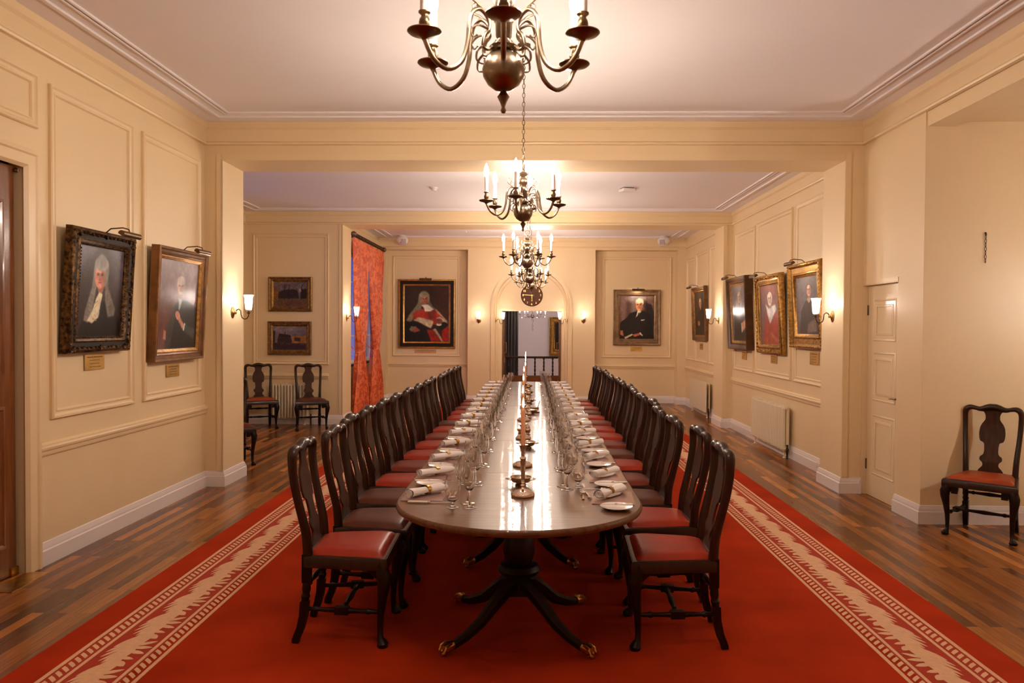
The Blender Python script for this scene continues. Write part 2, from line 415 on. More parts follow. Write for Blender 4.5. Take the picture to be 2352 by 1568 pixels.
struct(mb, 'wall_back', 'wall', 'cream end wall with an arched doorway between two niches', 'wall', smooth=0)
def arch_band(r0, r1, y0, y1, zs=2.05, cx=.013, zb=0.0):
    mb = MB(); n = 32; pts_o = [(cx - r1, zb)] + [(cx - r1 * math.cos(PI * i / n), zs + r1 * math.sin(PI * i / n)) for i in range(n + 1)] + [(cx + r1, zb)]
    pts_i = [(cx - r0, zb)] + [(cx - r0 * math.cos(PI * i / n), zs + r0 * math.sin(PI * i / n)) for i in range(n + 1)] + [(cx + r0, zb)]
    m = len(pts_o); vs = []
    for y in (y0, y1):
        vs += [(p[0], y, p[1]) for p in pts_o] + [(p[0], y, p[1]) for p in pts_i]
    fs = []
    for i in range(m - 1):
        fs += [(i, i + 1, m + i + 1, m + i), (2 * m + i, 3 * m + i, 3 * m + i + 1, 2 * m + i + 1), (i, 2 * m + i, 2 * m + i + 1, i + 1), (m + i, m + i + 1, 3 * m + i + 1, 3 * m + i)]
    return mb.add(vs, fs)
n_trim = [0]
def trim(mb, mat, label, **k):
    n_trim[0] += 1
    return struct(mb, 'trim_%d' % n_trim[0], mat, label, 'trim', **k)
trim(arch_band(.80, .853, D3 - .055, D3), 'trim', 'outer moulding of the arched doorway')
trim(arch_band(.77, .80, D3 - .015, D3), 'trim', 'inner bead of the arched doorway')
trim(arch_band(.71, .735, 16.325, 16.34), 'trim', 'small bead set inside the arched doorway')
trim(MB().box(-.66, .70, 16.425, D4, 1.955, 2.02), 'trim', 'painted lintel over the double door under the arch')

trim(MB().box(-5.1, 3.6, D1, D1b, 3.26, 3.8), 'wall', 'cream ceiling beam nearest the viewer', smooth=0)
trim(MB().box(-5.1, 3.6, D2, D2b, 3.27, 3.7), 'wall', 'cream ceiling beam further down the room', smooth=0)

def corn(z0, z1): return [(0, z0), (.034, z0), (.040, z0 + .010), (.040, z0 + .018), (.028, z0 + .030), (.022, z0 + .034), (.022, z1 - .075), (.034, z1 - .062), (.044, z1 - .055), (.044, z1), (0, z1)]
rect = lambda x0, x1, y0, y1: [(x0, y0), (x1, y0), (x1, y1), (x0, y1)]
trim(MB().sweep(rect(XL, 3.25, -1.6, D1), corn(3.41, Z1), True), 'trim', 'cream cornice running round the nearest bay')
trim(MB().sweep(rect(-4.70, XR, D1b, D2), corn(3.275, Z2), True), 'trim', 'cream cornice running round the middle bay')
trim(MB().sweep(rect(XL, XR, D2b, D3), corn(3.275, Z2), True), 'trim', 'cream cornice running round the furthest bay')
def cove(x0, x1, y0, y1, z, lab):
    mb = MB()
    for ins, w, d in ((.225, .030, .016), (.345, .016, .012), (.385, .018, .014)):
        p = rect(x0 + ins, x1 - ins, y0 + ins, y1 - ins)
        mb.sweep(p, [(0, z), (0, z - d), (w * .5, z - d - .003), (w, z - d), (w, z)], True)
    trim(mb, 'ceiling', lab)
cove(XL, XR, -1.6, D1, Z1, 'raised white beads framing the nearest ceiling bay')
cove(-4.70, XR, D1b, D2, Z2, 'raised white beads framing the middle ceiling bay')
cove(XL, XR, D2b, D3, Z2, 'raised white beads framing the furthest ceiling bay')
# beam opening architraves
def opening(xl, xr, y, ztop, lab):
    mb = MB(); w = .06
    for yy, d in ((y, -1),):
        mb.box(xl - w, xl, yy - .013, yy, 0.155, ztop + w); mb.box(xr, xr + w, yy - .013, yy, .155, ztop + w); mb.box(xl, xr, yy - .013, yy, ztop, ztop + w)
        mb.box(xl - .006, xl, yy - .02, yy, .155, ztop + .006)
    trim(mb, 'trim', lab, bevel=.004)
opening(-3.082, 3.062, D1, 3.26, 'flat architrave edging the first wide opening')
opening(-3.082, 3.106, D2, 3.27, 'flat architrave edging the second wide opening')

base = [(0, 0), (.026, 0), (.026, .100), (.019, .108), (.019, .122), (.013, .134), (.009, .150), (0, .155)]
def bb(name, path, lab): struct(MB().sweep(path, base), name, 'white', lab, 'skirting board')
bb('baseboard_left', [(XL, D3), (XL, D2b), (-3.082, D2b), (-3.082, D2), (-4.70, D2), (-4.70, D1b), (-3.082, D1b), (-3.082, D1), (XL, D1), (XL, 4.975)], 'white moulded skirting along the left wall')
bb('baseboard_back_left', [(-.84, D3), (-1.335, D3), (-1.335, D4), (-3.08, D4), (-3.08, D3), (XL, D3)], 'white skirting of the end wall left of the arch')
bb('baseboard_back_right', [(XR, D3), (3.08, D3), (3.08, D4), (1.352, D4), (1.352, D3), (.87, D3)], 'white skirting of the end wall right of the arch')
bb('baseboard_right', [(3.25, 7.56), (3.25, D1), (3.062, D1), (3.062, D1b), (XR, D1b), (XR, D2), (3.106, D2), (3.106, D2b), (XR, D2b), (XR, D3)], 'white moulded skirting along the right wall')
bb('baseboard_alcove', [(5.4, 1.6), (5.4, 6.43), (3.25, 6.43), (3.25, 6.872)][1:], 'white skirting of the alcove at the right')
rail = lambda z: [(0, z), (.012, z), (.018, z + .012), (.018, z + .03), (.030, z + .040), (.034, z + .055), (.024, z + .066), (.024, z + .076), (.006, z + .085), (0, z + .088)]
for p, z, lab in (([(XL, D1), (XL, 4.975)], .735, 'dado rail under the two nearest left portraits'),
                  ([(-3.31, D2), (-4.70, D2)], .745, 'dado rail behind the chairs in the left recess'),
                  ([(-1.335, D4), (-3.08, D4)], .745, 'dado rail under the red robed portrait'),
                  ([(3.08, D4), (1.352, D4)], .735, 'dado rail under the dark suited portrait'),
                  ([(XR, D1b), (XR, D2)], .735, 'dado rail above the ribbed radiator at the right'),
                  ([(XR, D2b), (XR, D3)], .735, 'dado rail above the far right radiator'),
                  ([(XL, 13.35), (XL, D2b)], .735, 'short dado rail beside the curtained window')):
    trim(MB().sweep(p, rail(z)), 'trim', lab)
pprof = [(0, 0), (0, .018), (.006, .026), (.016, .026), (.024, .016), (.032, .012), (.046, .012), (.054, .018), (.060, .016), (.068, 0)]
def panel(side, a0, a1, z0, z1, at, lab):
    c = (a0 + a1) / 2
    mw = wallM(side, at, c, (z0 + z1) / 2) if side in 'LR' else wallM('B', c, at, (z0 + z1) / 2)
    trim(MB().ring(abs(a1 - a0), z1 - z0, pprof), 'trim', lab, mw=mw)
panel('L', 5.11, 6.19, .972, 3.24, XL, 'wall panel moulding around the wigged portrait')
panel('L', 6.345, 7.465, .972, 3.235, XL, 'wall panel moulding around the standing man portrait')
panel('L', 3.7, 4.98, 2.90, 3.253, XL, 'small wall panel moulding over the wooden door')
panel('B', -4.555, -3.305, .98, 3.12, D2, 'wall panel moulding around the two landscapes')
panel('B', -2.973, -1.507, .975, 3.13, D4, 'wall panel moulding around the red robed portrait')
panel('B', 1.517, 2.994, .97, 3.12, D4, 'wall panel moulding around the dark suited portrait')
panel('R', 8.30, 9.52, .965, 3.14, XR, 'wall panel moulding behind the wide gilt frame')
panel('R', 9.64, 11.14, .965, 3.13, XR, 'wall panel moulding behind the carved gilt frame')
panel('R', 11.24, 12.29, .965, 3.11, XR, 'wall panel moulding behind the dark beaded frame')
panel('R', 13.15, 14.02, .965, 3.09, XR, 'wall panel moulding nearest in the far right bay')
panel('R', 14.12, 15.18, .965, 3.07, XR, 'wall panel moulding behind the far right portrait')
panel('R', 15.27, 16.07, .965, 3.03, XR, 'narrow wall panel moulding in the far right corner')
# architrave of the wooden door (left edge)
mb = MB(); ap = [(0, 0), (0, .030), (.012, .034), (.030, .034), (.040, .024), (.105, .022), (.115, .012), (.125, 0)]
mb.ring(1.40, 3.0, ap)
trim(mb, 'trim', 'cream architrave round the wooden door at the left edge', mw=wallM('L', XL, 4.28, 1.25))

# -------- doors
d = thing('door_1', 'narrow cream three panel door beside the alcove', 'door', mw=wallM('R', 3.30, 7.222, 0)); d['kind'] = 'structure'
mb = MB()
mb.box(-.348, .348, .004, 2.035, -.04, 0)
for z0, z1 in ((.22, .80), (.93, 1.40), (1.50, 1.90)):
    mb.ring(.46, z1 - z0, [(0, 0), (.004, .004), (.012, .007), (.022, .002), (.022, 0)], cy=(z0 + z1) / 2)
    mb.ring(.34, z1 - z0 - .11, [(0, 0), (.004, .005), (.012, .006), (.02, .010), (.02, 0)], cy=(z0 + z1) / 2)
mb.build('door_leaf', 'doorcream', d)
mb = MB().lathe([(.0, 0), (.02, 0), (.02, .008), (0, .008)], 14, Matrix.Translation((.315, .99, 0)))
mb.tube([(.315, .99, 0), (.315, .99, .045), (.27, .992, .052), (.215, .985, .05)], [.008, .008, .009, .006], 8)
mb.build('door_handle', 'darkbrass', d); MB().lathe([(0, 0), (.010, 0), (.010, .004), (0, .004)], 12, Matrix.Translation((.315, .915, 0))).build('keyhole_cover', 'darkbrass', d)
for z in (.30, 1.80): MB().box(-.352, -.338, z - .05, z + .05, -.004, .010).build('hinge', 'darkbrass', d, bevel=.002)
trim(MB().box(-.36, .37, 0, .05, 0, .055), 'trim', 'ledge moulding over the cream panel door', mw=wallM('R', 3.30, 7.222, 2.037), bevel=.006)
d = thing('door_2', 'tall polished brown wooden door at the left edge', 'door', mw=wallM('L', -3.31, 4.23, 0)); d['kind'] = 'structure'
mb = MB().box(-.60, .60, .012, 2.625, -.05, 0); mb.ring(1.0, 1.1, [(0, 0), (0, .006), (.02, .010), (.03, 0)], cy=1.85); mb.ring(1.0, .9, [(0, 0), (0, .006), (.02, .010), (.03, 0)], cy=.65)
mb.build('door_leaf', 'brownwood', d)
MB().box(.54, .612, 0, .06, -.055, .012).build('pivot_shoe', 'gold', d, bevel=.004)
MB().lathe([(0, 0), (.012, .004), (.016, .018), (.010, .032), (0, .034)], 12, Matrix.Translation((.60, 2.60, .0))).build('top_pivot', 'darkbrass', d)
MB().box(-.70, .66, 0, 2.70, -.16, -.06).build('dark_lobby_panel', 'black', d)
o = MB().prism([(-3.27, 4.50), (-3.11, 4.50), (-3.11, 4.58), (-3.135, 4.88), (-3.27, 4.88)], 0.0005, .006).build('floor_pivot_plate', 'gold', bevel=.001)
tag(o, 'polished brass pivot plate let into floor by the wooden door', 'floor plate')
d = thing('door_3', 'brown double door standing open beyond the arch', 'door', loc=(.02, 16.6, 0)); d['kind'] = 'structure'
for s, nm in ((-1, 'left'), (1, 'right')):
    mb = MB(); M0 = Matrix.Translation((s * .615, .22, 0)) @ Matrix.Rotation(R(-s * 4), 4, 'Z')
    mb.prism([(-.022, 0), (.022, 0), (.022, .62), (-.022, .62)], .01, 1.945, mat=M0); lf = mb.build('door_leaf', 'brownwood', d, bevel=.003)
    mb = MB(); x = -s * .06
    mb.tube([(-s * .02, .10, 1.04), (x, .10, 1.04), (x, .10, 1.27), (-s * .02, .10, 1.27)], .011, 8, mat=M0)
    mb.build('pull_handle', 'gold', lf)
    MB().prism([(-s * .022, .02), (-s * .03, .02), (-s * .03, .06), (-s * .022, .06)], .82, .94, mat=M0).build('lock_plate', 'gold', lf)

# -------- windows
def window(name, x, y0, y1, z0, z1, lab):
    w = thing(name, lab, 'window', mw=wallM('L', x, (y0 + y1) / 2, (z0 + z1) / 2)); w['kind'] = 'structure'
    W, Hh = y1 - y0, z1 - z0
    mb = MB().ring(W, Hh, [(0, -.05), (0, .02), (.05, .02), (.06, 0), (.06, -.05)])
    mb.box(-W / 2 + .05, W / 2 - .05, -.02, .02, -.045, .015)
    for k in range(1, 4): mb.box(-W / 2 + W * k / 4 - .012, -W / 2 + W * k / 4 + .012, -Hh / 2 + .05, Hh / 2 - .05, -.03, .005)
    for k in (1, 3): mb.box(-W / 2 + .05, W / 2 - .05, -Hh / 2 + Hh * k / 4 - .012, -Hh / 2 + Hh * k / 4 + .012, -.03, .005)
    mb.build('window_frame', 'white', w)
    MB().box(-W / 2 + .05, W / 2 - .05, -Hh / 2 + .05, Hh / 2 - .05, -.022, -.018).build('window_pane', 'pane', w)
    MB().box(-W / 2 - .05, W / 2 + .05, -Hh / 2 - .035, -Hh / 2, -.05, abs(x) - (abs(XL) if x > -4 else 4.70) + .05).build('window_sill', 'darkmetal', w, bevel=.004)
window('window_1', -3.36, 13.35, 15.95, .92, 2.95, 'tall dusk blue window behind the orange curtains')
window('window_2', -4.80, 9.2, 10.9, .9, 2.9, 'tall dusk blue window in the left recess')

# -------- hall beyond the arch
mb = MB()
mb.box(-3.2, -3.0, 16.8, 22.2, -.1, 3.3); mb.box(3.0, 3.2, 16.8, 22.2, -.1, 3.3); mb.box(-3.2, 3.2, 22.0, 22.2, -.1, 3.3); mb.box(-3.2, 3.2, 16.8, 22.2, 3.2, 3.3)
struct(mb, 'wall_hall', 'hallwall', 'pale white walls of the hall beyond the arch', 'wall', smooth=0)
struct(MB().box(-3.2, 3.2, 16.8, 22.2, -.12, 0), 'floor_hall', 'brownwood', 'brown wooden floor of the hall beyond the arch', 'floor', smooth=0)
r = thing('stair_railing', 'dark wooden balustrade on the landing beyond the arch', 'railing', loc=(0, 17.3, 0))
MB().tube([(-1.5, 0, .93), (1.5, 0, .93)], .032, 10, asp=(1, 1, .8)).build('handrail', 'wood', r)
MB().box(-1.5, 1.5, -.03, .03, .36, .52).build('string_board', 'brownwood', r, bevel=.004)
bal = [(.018, 0), (.018, .06), (.010, .07), (.020, .12), (.013, .17), (.013, .19), (.021, .21), (.013, .24), (.018, .30), (.010, .35), (.018, .37), (.018, .40)]
for k in range(-6, 7): MB().lathe([(a * 1.15, z + .515) for a, z in bal], 10, Matrix.Translation((.10 + .20 * k, 0, 0))).build('baluster', 'wood', r)
MB().box(-1.5, 1.5, -.02, .02, 0.0, .36).build('panelled_base', 'brownwood', r)
mb = MB(); n = 60; pts = []
for i in range(n + 1):
    t = i / n; pts.append((-1.05 + .72 * t, 20.3 + .05 * math.sin(t * PI * 18)))
poly = pts + [(p[0], p[1] + .02) for p in pts[::-1]]
vs = [(p[0], p[1], z) for z in (.02, 2.9) for p in pts]
mb.add(vs, [(i, i + 1, n + 2 + i, n + 1 + i) for i in range(n)]); mb.add([(v[0], v[1] + .015, v[2]) for v in vs], [(i, n + 1 + i, n + 2 + i, i + 1) for i in range(n)])
tag(mb.build('curtain', 'darkcurtain', recalc=False), 'long dark brown curtain hanging beyond the arch', 'curtain')

for sx, nm in ((-1, 'left'), (1, 'right')):  # unseen globes added to brighten the hall
    g = thing('hall_fill_lamp', 'added unseen globe lamp at the %s of the hall, brightening it' % nm, 'lamp', loc=(sx * 2.1, 19.2, 3.2), group='added hall globe lamps')
    MB().lathe([(0, 0), (.05, 0), (.05, -.02), (.012, -.03), (.012, -.16), (0, -.16)], 14).build('stem', 'brass', g)
    MB().lathe([(0, -.14), (.07, -.16), (.11, -.22), (.12, -.27), (.10, -.33), (.06, -.37), (0, -.38)], 16).build('globe', 'hbulb', g)
# crystal chandelier in the hall
cc = thing('crystal_chandelier', 'small crystal chandelier with clear curved arms beyond the arch', 'chandelier', loc=(.045, 19.6, 1.92))
MB().lathe([(0, -.42), (.012, -.40), (.02, -.37), (.008, -.33), (.018, -.28), (.006, -.2), (.03, -.12), (.02, -.08), (.05, -.03), (.03, .03), (.012, .1), (.02, .2), (.01, .5), (0, 1.28)], 12).build('crystal_stem', 'glass', cc)
for k in range(6):
    a = R(60 * k + 8); ca, sa = math.cos(a), math.sin(a)
    P = [(.03, -.02), (.12, -.06), (.2, -.02), (.27, -.075), (.315, -.06), (.33, .0)]
    arm = MB().tube([(p * ca, p * sa, z) for p, z in P], .009, 8).build('crystal_arm', 'glass', cc)
    MB().lathe([(0, 0), (.035, .006), (.04, .012), (0, .008)], 12, Matrix.Translation((.33 * ca, .33 * sa, 0))).build('drip_pan', 'glass', arm)
    MB().lathe([(.009, .012), (.009, .07), (0, .07)], 10, Matrix.Translation((.33 * ca, .33 * sa, 0))).build('candle_tube', 'candletube', arm)
    MB().lathe([(0, .07), (.012, .085), (.013, .1), (.006, .125), (0, .135)], 10, Matrix.Translation((.33 * ca, .33 * sa, 0))).build('light_bulb', 'bulb', arm)

# ---------------------------------------------------------------- carpet
CX = -.018; mb = MB()
mb.box(-2.39, 2.357, -1.3, 15.3, 0.0005, .012)
zc = .0135
def strip(x0, x1, mi): mb.box(min(x0, x1), max(x0, x1), -1.25, 15.0, .0115, zc, mi)
for s in (-1, 1):
    X = lambda v: CX + s * (v - CX)
    mb.box(min(X(1.80), X(2.15)), max(X(1.80), X(2.15)), -1.25, 15.0, .0113, .0127, 2)
    strip(X(2.158), X(2.180), 1); strip(X(2.066), X(2.084), 1); strip(X(1.814), X(1.832), 1); strip(X(1.728), X(1.748), 1)
    y = -1.2; 
    while y < 14.9:
        for c0 in (2.098, 1.760):
            a, b = c0, c0 + .046 - (.004 if c0 < 2 else 0)
            q = [(X(a), y), (X(a), y + .026), (X((a + b) / 2), y + .050), (X(b), y + .066), (X(b), y + .040), (X((a + b) / 2), y + .020)]
            mb.add([(p[0], p[1], zc + .0004) for p in q], [tuple(range(6)) if s > 0 else tuple(range(6))[::-1]], 1)
        y += .050
    Lp = .32; yc = -1.2; cx = 1.945
    kz = [0]
    def leaf(p0, p1, w, yb, hook=0):
        a = Vector(p0); b = Vector(p1); dd = (b - a); nn = Vector((-dd.y, dd.x)).normalized()
        ts = [0, .25, .5, .75, .92, 1.0]; ws = [.55, .95, 1.0, .7, .3, 0]
        Lq = [a + dd * t + nn * (w * v + hook * math.sin(PI * t)) for t, v in zip(ts, ws)]
        Rq = [a + dd * t - nn * (w * v - hook * math.sin(PI * t)) for t, v in zip(ts[:-1], ws[:-1])]
        q = Lq + Rq[::-1]
        kz[0] = (kz[0] + 1) % 10; pts = [(X(cx + p.x), yb + p.y, zc + .0003 + .00006 * kz[0]) for p in q]
        mb.add(pts, [tuple(range(len(pts)))], 1)
    while yc < 14.7:
        q = [(-.030, 0), (.030, 0), (.040, .08), (.034, .16), (.046, .24), (.030, .32), (-.030, .32), (-.044, .24), (-.032, .16), (-.040, .08)]
        mb.add([(X(cx + a), yc + b, zc + .0002) for a, b in q], [tuple(range(len(q)))], 1)
        for (p0, p1, w, hk) in (((.02, .27), (.086, .13), .019, 0), ((.02, .22), (.094, .07), .015, 0), ((.015, .17), (.090, .015), .014, 0), ((.01, .12), (.074, -.03), .013, 0), ((.01, .10), (.05, -.05), .014, 0),
                               ((-.02, .16), (-.10, .21), .017, 0), ((-.02, .13), (-.108, .135), .019, 0), ((-.02, .09), (-.102, .062), .018, 0), ((-.02, .29), (-.075, .24), .024, 0), ((-.01, .02), (-.082, .0), .016, 0)):
            leaf(p0, p1, w, yc, hk)
        yc += Lp
o = mb.build('carpet', ['carpet', 'carpetline', 'carpetdark'], smooth=0, recalc=True)
tag(o, 'long red carpet with cream acanthus and rope borders under the table', 'carpet')

# ---------------------------------------------------------------- dining table
TX, TW, TY0, TY1 = -.055, .62, 3.88, 11.60
t = thing('dining_table', 'very long polished mahogany dining table with rounded ends', 'table', loc=(TX, 7.7, 0))
def outline(r, n=40):
    a = [(-r * math.cos(PI * i / n), TY0 - 7.7 - r * math.sin(PI * i / n)) for i in range(n + 1)]
    b = [(r * math.cos(PI * i / n), TY1 - 7.7 + r * math.sin(PI * i / n)) for i in range(n + 1)]
    return a + b
mb = MB(); layers = [(TW - .022, .708), (TW - .004, .714), (TW, .724), (TW, .734), (TW - .004, .741), (TW - .010, .745)]
k = len(outline(1)); vs = []
for r, z in layers: vs += [(p[0], p[1], z) for p in outline(r)]
fs = [tuple(range(k))[::-1], tuple(range((len(layers) - 1) * k, len(layers) * k))]
for j in range(len(layers) - 1):
    fs += [(j * k + i, j * k + (i + 1) % k, (j + 1) * k + (i + 1) % k, (j + 1) * k + i) for i in range(k)]
mb.add(vs, fs)
mb.build('tabletop', 'table', t, smooth=30)
for y in (4.563, 5.86, 7.17, 8.478, 9.773, 11.117): MB().box(-TW + .012, TW - .012, y - 7.7 - .0012, y - 7.7 + .0012, .744, .7455).build('leaf_seam', 'tabledark', t, smooth=0)
mb = MB().box(-.30, .30, 4.0 - 7.7, 11.5 - 7.7, .66, .708); mb.build('apron', 'wood2', t, bevel=.004)
col = [(.07, .30), (.10, .31), (.115, .335), (.10, .36), (.07, .37), (.075, .385), (.085, .43), (.078, .49), (.068, .52), (.085, .535), (.085, .55), (.07, .565), (.075, .62), (.10, .64), (.12, .67)]
ped_m = MB(); ped_m.box(-.055, .055, -.055, .055, .20, .31); ped_m.lathe(col, 20); ped_m.box(-.16, .16, -.16, .16, .655, .70)
leg_m = MB()
P = [(.03, .26), (.09, .245), (.17, .19), (.27, .115), (.37, .07), (.44, .052), (.475, .048)]
leg_m.tube([(p, 0, z) for p, z in P], [.048, .046, .040, .033, .027, .023, .022], 8, up=(0, 0, 1), asp=(1, .8, 1), phase=PI / 8)
cas_m = MB()
cas_m.tube([(.455, 0, .052), (.485, 0, .052), (.505, 0, .046), (.512, 0, .038)], [.024, .028, .026, .012], 10)
for a in (-.018, 0, .018): cas_m.tube([(.475, a, .072), (.508, a * 1.2, .060), (.520, a * 1.1, .040)], [.008, .008, .006], 6)
cas_m.lathe([(0, -.014), (.009, -.012), (.014, 0), (.009, .012), (0, .014)], 14, Matrix.Translation((.510, 0, .0265)) @ Matrix.Rotation(PI / 2, 4, 'Y'))
first = None
for i, y in enumerate((4.05, 5.42, 6.72, 8.02, 9.32, 10.62, 11.45)):
    if first is None:
        p = ped_m.build('pedestal', 'wood2', t); first = p; p.location = (0, y - 7.7, 0)
        for q in range(4):
            l = leg_m.build('leg', 'wood2', p); l.rotation_euler = (0, 0, PI / 4 + q * PI / 2)
            c = cas_m.build('brass_castor', 'gold', p); c.rotation_euler = (0, 0, PI / 4 + q * PI / 2); c['label'] = 'brass lion paw castor'
        fk = kids(p)
    else:
        p = first.copy(); C.objects.link(p); p.parent = t; p.location = (0, y - 7.7, 0)
        for ch in fk:
            c = ch.copy(); C.objects.link(c); c.parent = p

# ---------------------------------------------------------------- chairs
def leg_front(s):
    mb = MB(); y = s * .221
    P = [(.185, y, .43), (.190, y, .39), (.203, y + s * .012, .345), (.203, y + s * .012, .31), (.194, y + s * .004, .24), (.185, y - s * .003, .16), (.182, y - s * .004, .09), (.184, y - s * .002, .045), (.192, y + s * .004, .024), (.197, y + s * .008, .014), (.196, y + s * .007, .001)]
    mb.tube(P, [.030, .034, .037, .033, .024, .0185, .0150, .0150, .024, .031, .026], 12)
    mb.prism([(.15, .39), (.20, .39), (.20, .33), (.17, .355)], y - s * .03, y - s * .075, 'y')
    mb.prism([(y - s * .02, .39), (y - s * .085, .39), (y - s * .06, .37), (y - s * .02, .335)], .185, .205, 'x')
    mb.prism([(.17, .39), (.105, .39), (.13, .37), (.17, .335)], y - .010, y + .010, 'y')
    return mb
def leg_rear(s):
    mb = MB(); y = s * .172
    mb.tube([(-.196, y, .45), (-.198, y, .31), (-.199, y, .30)], [.031, .030, .022], 4, phase=PI / 4, up=(1, 0, 0))
    mb.tube([(-.199, y, .305), (-.200, y, .27), (-.202, y, .25), (-.204, y, .235), (-.206, y, .215), (-.208, y, .205)], [.020, .023, .018, .024, .018, .020], 12)
    mb.tube([(-.207, y, .210), (-.212, y, .14), (-.228, y * 1.01, .07), (-.250, y * 1.03, .018), (-.2515, y * 1.03, 0.001)], [.030, .029, .027, .0255, .025], 4, phase=PI / 4, up=(1, 0, 0))
    return mb
def stretcher(a, b, block=None):
    mb = MB(); a = Vector(a); b = Vector(b)
    ts = [0, .12, .16, .2, .35, .5, .65, .8, .84, .88, 1]; rs = [.011, .011, .017, .011, .013, .017, .013, .011, .017, .011, .011]
    mb.tube([a.lerp(b, t_) for t_ in ts], rs, 10)
    if block is not None:
        c = a.lerp(b, block); d_ = (b - a).normalized() * .035
        mb.tube([c - d_, c + d_], [.026, .026], 4, phase=PI / 4)
    return mb
def back_xz(z):   # spooned back profile
    zs = [.40, .46, .55, .65, .75, .85, .93, 1.02]; xs = [-.190, -.193, -.200, -.222, -.246, -.262, -.266, -.262]
    return float(np.interp(z, zs, xs))
def back_frame():
    mb = MB(); half = []
    for z, y in ((.42, .172), (.48, .173), (.55, .176), (.62, .180), (.70, .186), (.78, .191), (.86, .194), (.915, .196), (.945, .194), (.966, .184), (.977, .166), (.979, .145), (.974, .118), (.969, .095), (.972, .070), (.981, .045), (.988, .020)):
        half.append((back_xz(z), y, z))
    hr = [.024, .023, .022, .021, .020, .020, .0205, .021, .023, .024, .022, .019, .017, .019, .023, .026, .027]
    pp_, rr_ = [], []                                              # smooth the half outline before mirroring
    for i in range(len(half) - 1):
        p0, p1, p2, p3 = [Vector(half[max(0, min(len(half) - 1, i + q))]) for q in (-1, 0, 1, 2)]
        for j in range(3):
            t_ = j / 3
            pp_.append(.5 * ((2 * p1) + (p2 - p0) * t_ + (2 * p0 - 5 * p1 + 4 * p2 - p3) * t_ ** 2 + (3 * p1 - p0 - 3 * p2 + p3) * t_ ** 3)); rr_.append(hr[i] * (1 - t_) + hr[i + 1] * t_)
    pp_.append(Vector(half[-1])); rr_.append(hr[-1])
    P = [tuple(p) for p in pp_] + [(p.x, -p.y, p.z) for p in pp_[::-1]]
    mb.tube(P, rr_ + rr_[::-1], 12, asp=(1.12, .95, 1), up=(1, 0, 0))
    mb.box(-.215, -.175, -.150, .150, .445, .462)                  # shoe under the splat
    return mb
def splat():
    hw = [(.455, .086), (.470, .088), (.487, .080), (.510, .060), (.527, .055), (.545, .060), (.560, .076), (.578, .078), (.590, .074), (.603, .058), (.620, .050), (.66, .049), (.695, .053), (.705, .064), (.712, .080), (.735, .088), (.775, .091), (.82, .086), (.85, .074), (.868, .062), (.885, .052), (.905, .050), (.925, .052), (.945, .062), (.958, .082), (.968, .10)]
    fine = []
    for i in range(len(hw) - 1):
        a0, a1, a2, a3 = [hw[max(0, min(len(hw) - 1, i + q))] for q in (-1, 0, 1, 2)]
        for j in range(3):
            t_ = j / 3
            fine.append((a1[0] + (a2[0] - a1[0]) * t_, .5 * (2 * a1[1] + (a2[1] - a0[1]) * t_ + (2 * a0[1] - 5 * a1[1] + 4 * a2[1] - a3[1]) * t_ ** 2 + (3 * a1[1] - a0[1] - 3 * a2[1] + a3[1]) * t_ ** 3)))
    hw = fine + [hw[-1]]
    mb = MB(); n = len(hw); vs = []
    for dx in (.006, -.006):
        for z, w in hw:
            x = back_xz(z)
            vs += [(x + dx, -w, z), (x + dx, 0, z), (x + dx, w, z)]
    fs = []
    for i in range(n - 1):
        for q in (0, 1):
            a = i * 3 + q
            fs += [(a, a + 1, a + 4, a + 3), (3 * n + a, 3 * n + a + 3, 3 * n + a + 4, 3 * n + a + 1)]
        a = i * 3; fs += [(a, a + 3, 3 * n + a + 3, 3 * n + a), (a + 2, 3 * n + a + 2, 3 * n + a + 5, a + 5)]
    return mb.add(vs, fs)
def seat_frame():
    mb = MB(); o_ = [(-.212, -.195), (.222, -.256), (.222, .256), (-.212, .195)]; i_ = [(-.165, -.160), (.180, -.215), (.180, .215), (-.165, .160)]
    L = [(o_, .384), (o_, .432), ([(-.210, -.190), (.214, -.248), (.214, .248), (-.210, .190)], .444), (i_, .446), (i_, .384)]
    vs = []
    for q, z in L: vs += [(p[0], p[1], z) for p in q]
    fs = []
    for j in range(5):
        k = (j + 1) % 5
        for i in range(4): fs.append((j * 4 + i, j * 4 + (i + 1) % 4, k * 4 + (i + 1) % 4, k * 4 + i))
    return mb.add(vs, fs)
def cushion():
    mb = MB(); n = 14; vs = []
    for i in range(n + 1):
        for j in range(n + 1):
            u, v = -1 + 2 * i / n, -1 + 2 * j / n
            u2, v2 = math.copysign(abs(u) ** .7, u), math.copysign(abs(v) ** .7, v)
            x = .003 + .198 * u2; w = .175 + (.236 - .175) * (u2 + 1) / 2
            z = .438 + .046 * (max(0, 1 - abs(u) ** 3.2) * max(0, 1 - abs(v) ** 3.2)) ** .42 - .004 * math.exp(-(u * u + v * v) * 3)
            vs.append((x, w * v2, z))
    fs = [(i * (n + 1) + j, (i + 1) * (n + 1) + j, (i + 1) * (n + 1) + j + 1, i * (n + 1) + j + 1) for i in range(n) for j in range(n)]
    mb.add(vs, fs); m = len(vs)
    rim = [i * (n + 1) for i in range(n + 1)] + [n * (n + 1) + j for j in range(1, n + 1)] + [i * (n + 1) + n for i in range(n - 1, -1, -1)] + [j for j in range(n - 1, 0, -1)]
    mb.f.append(rim[::-1]); mb.mi.append(0)
    return mb
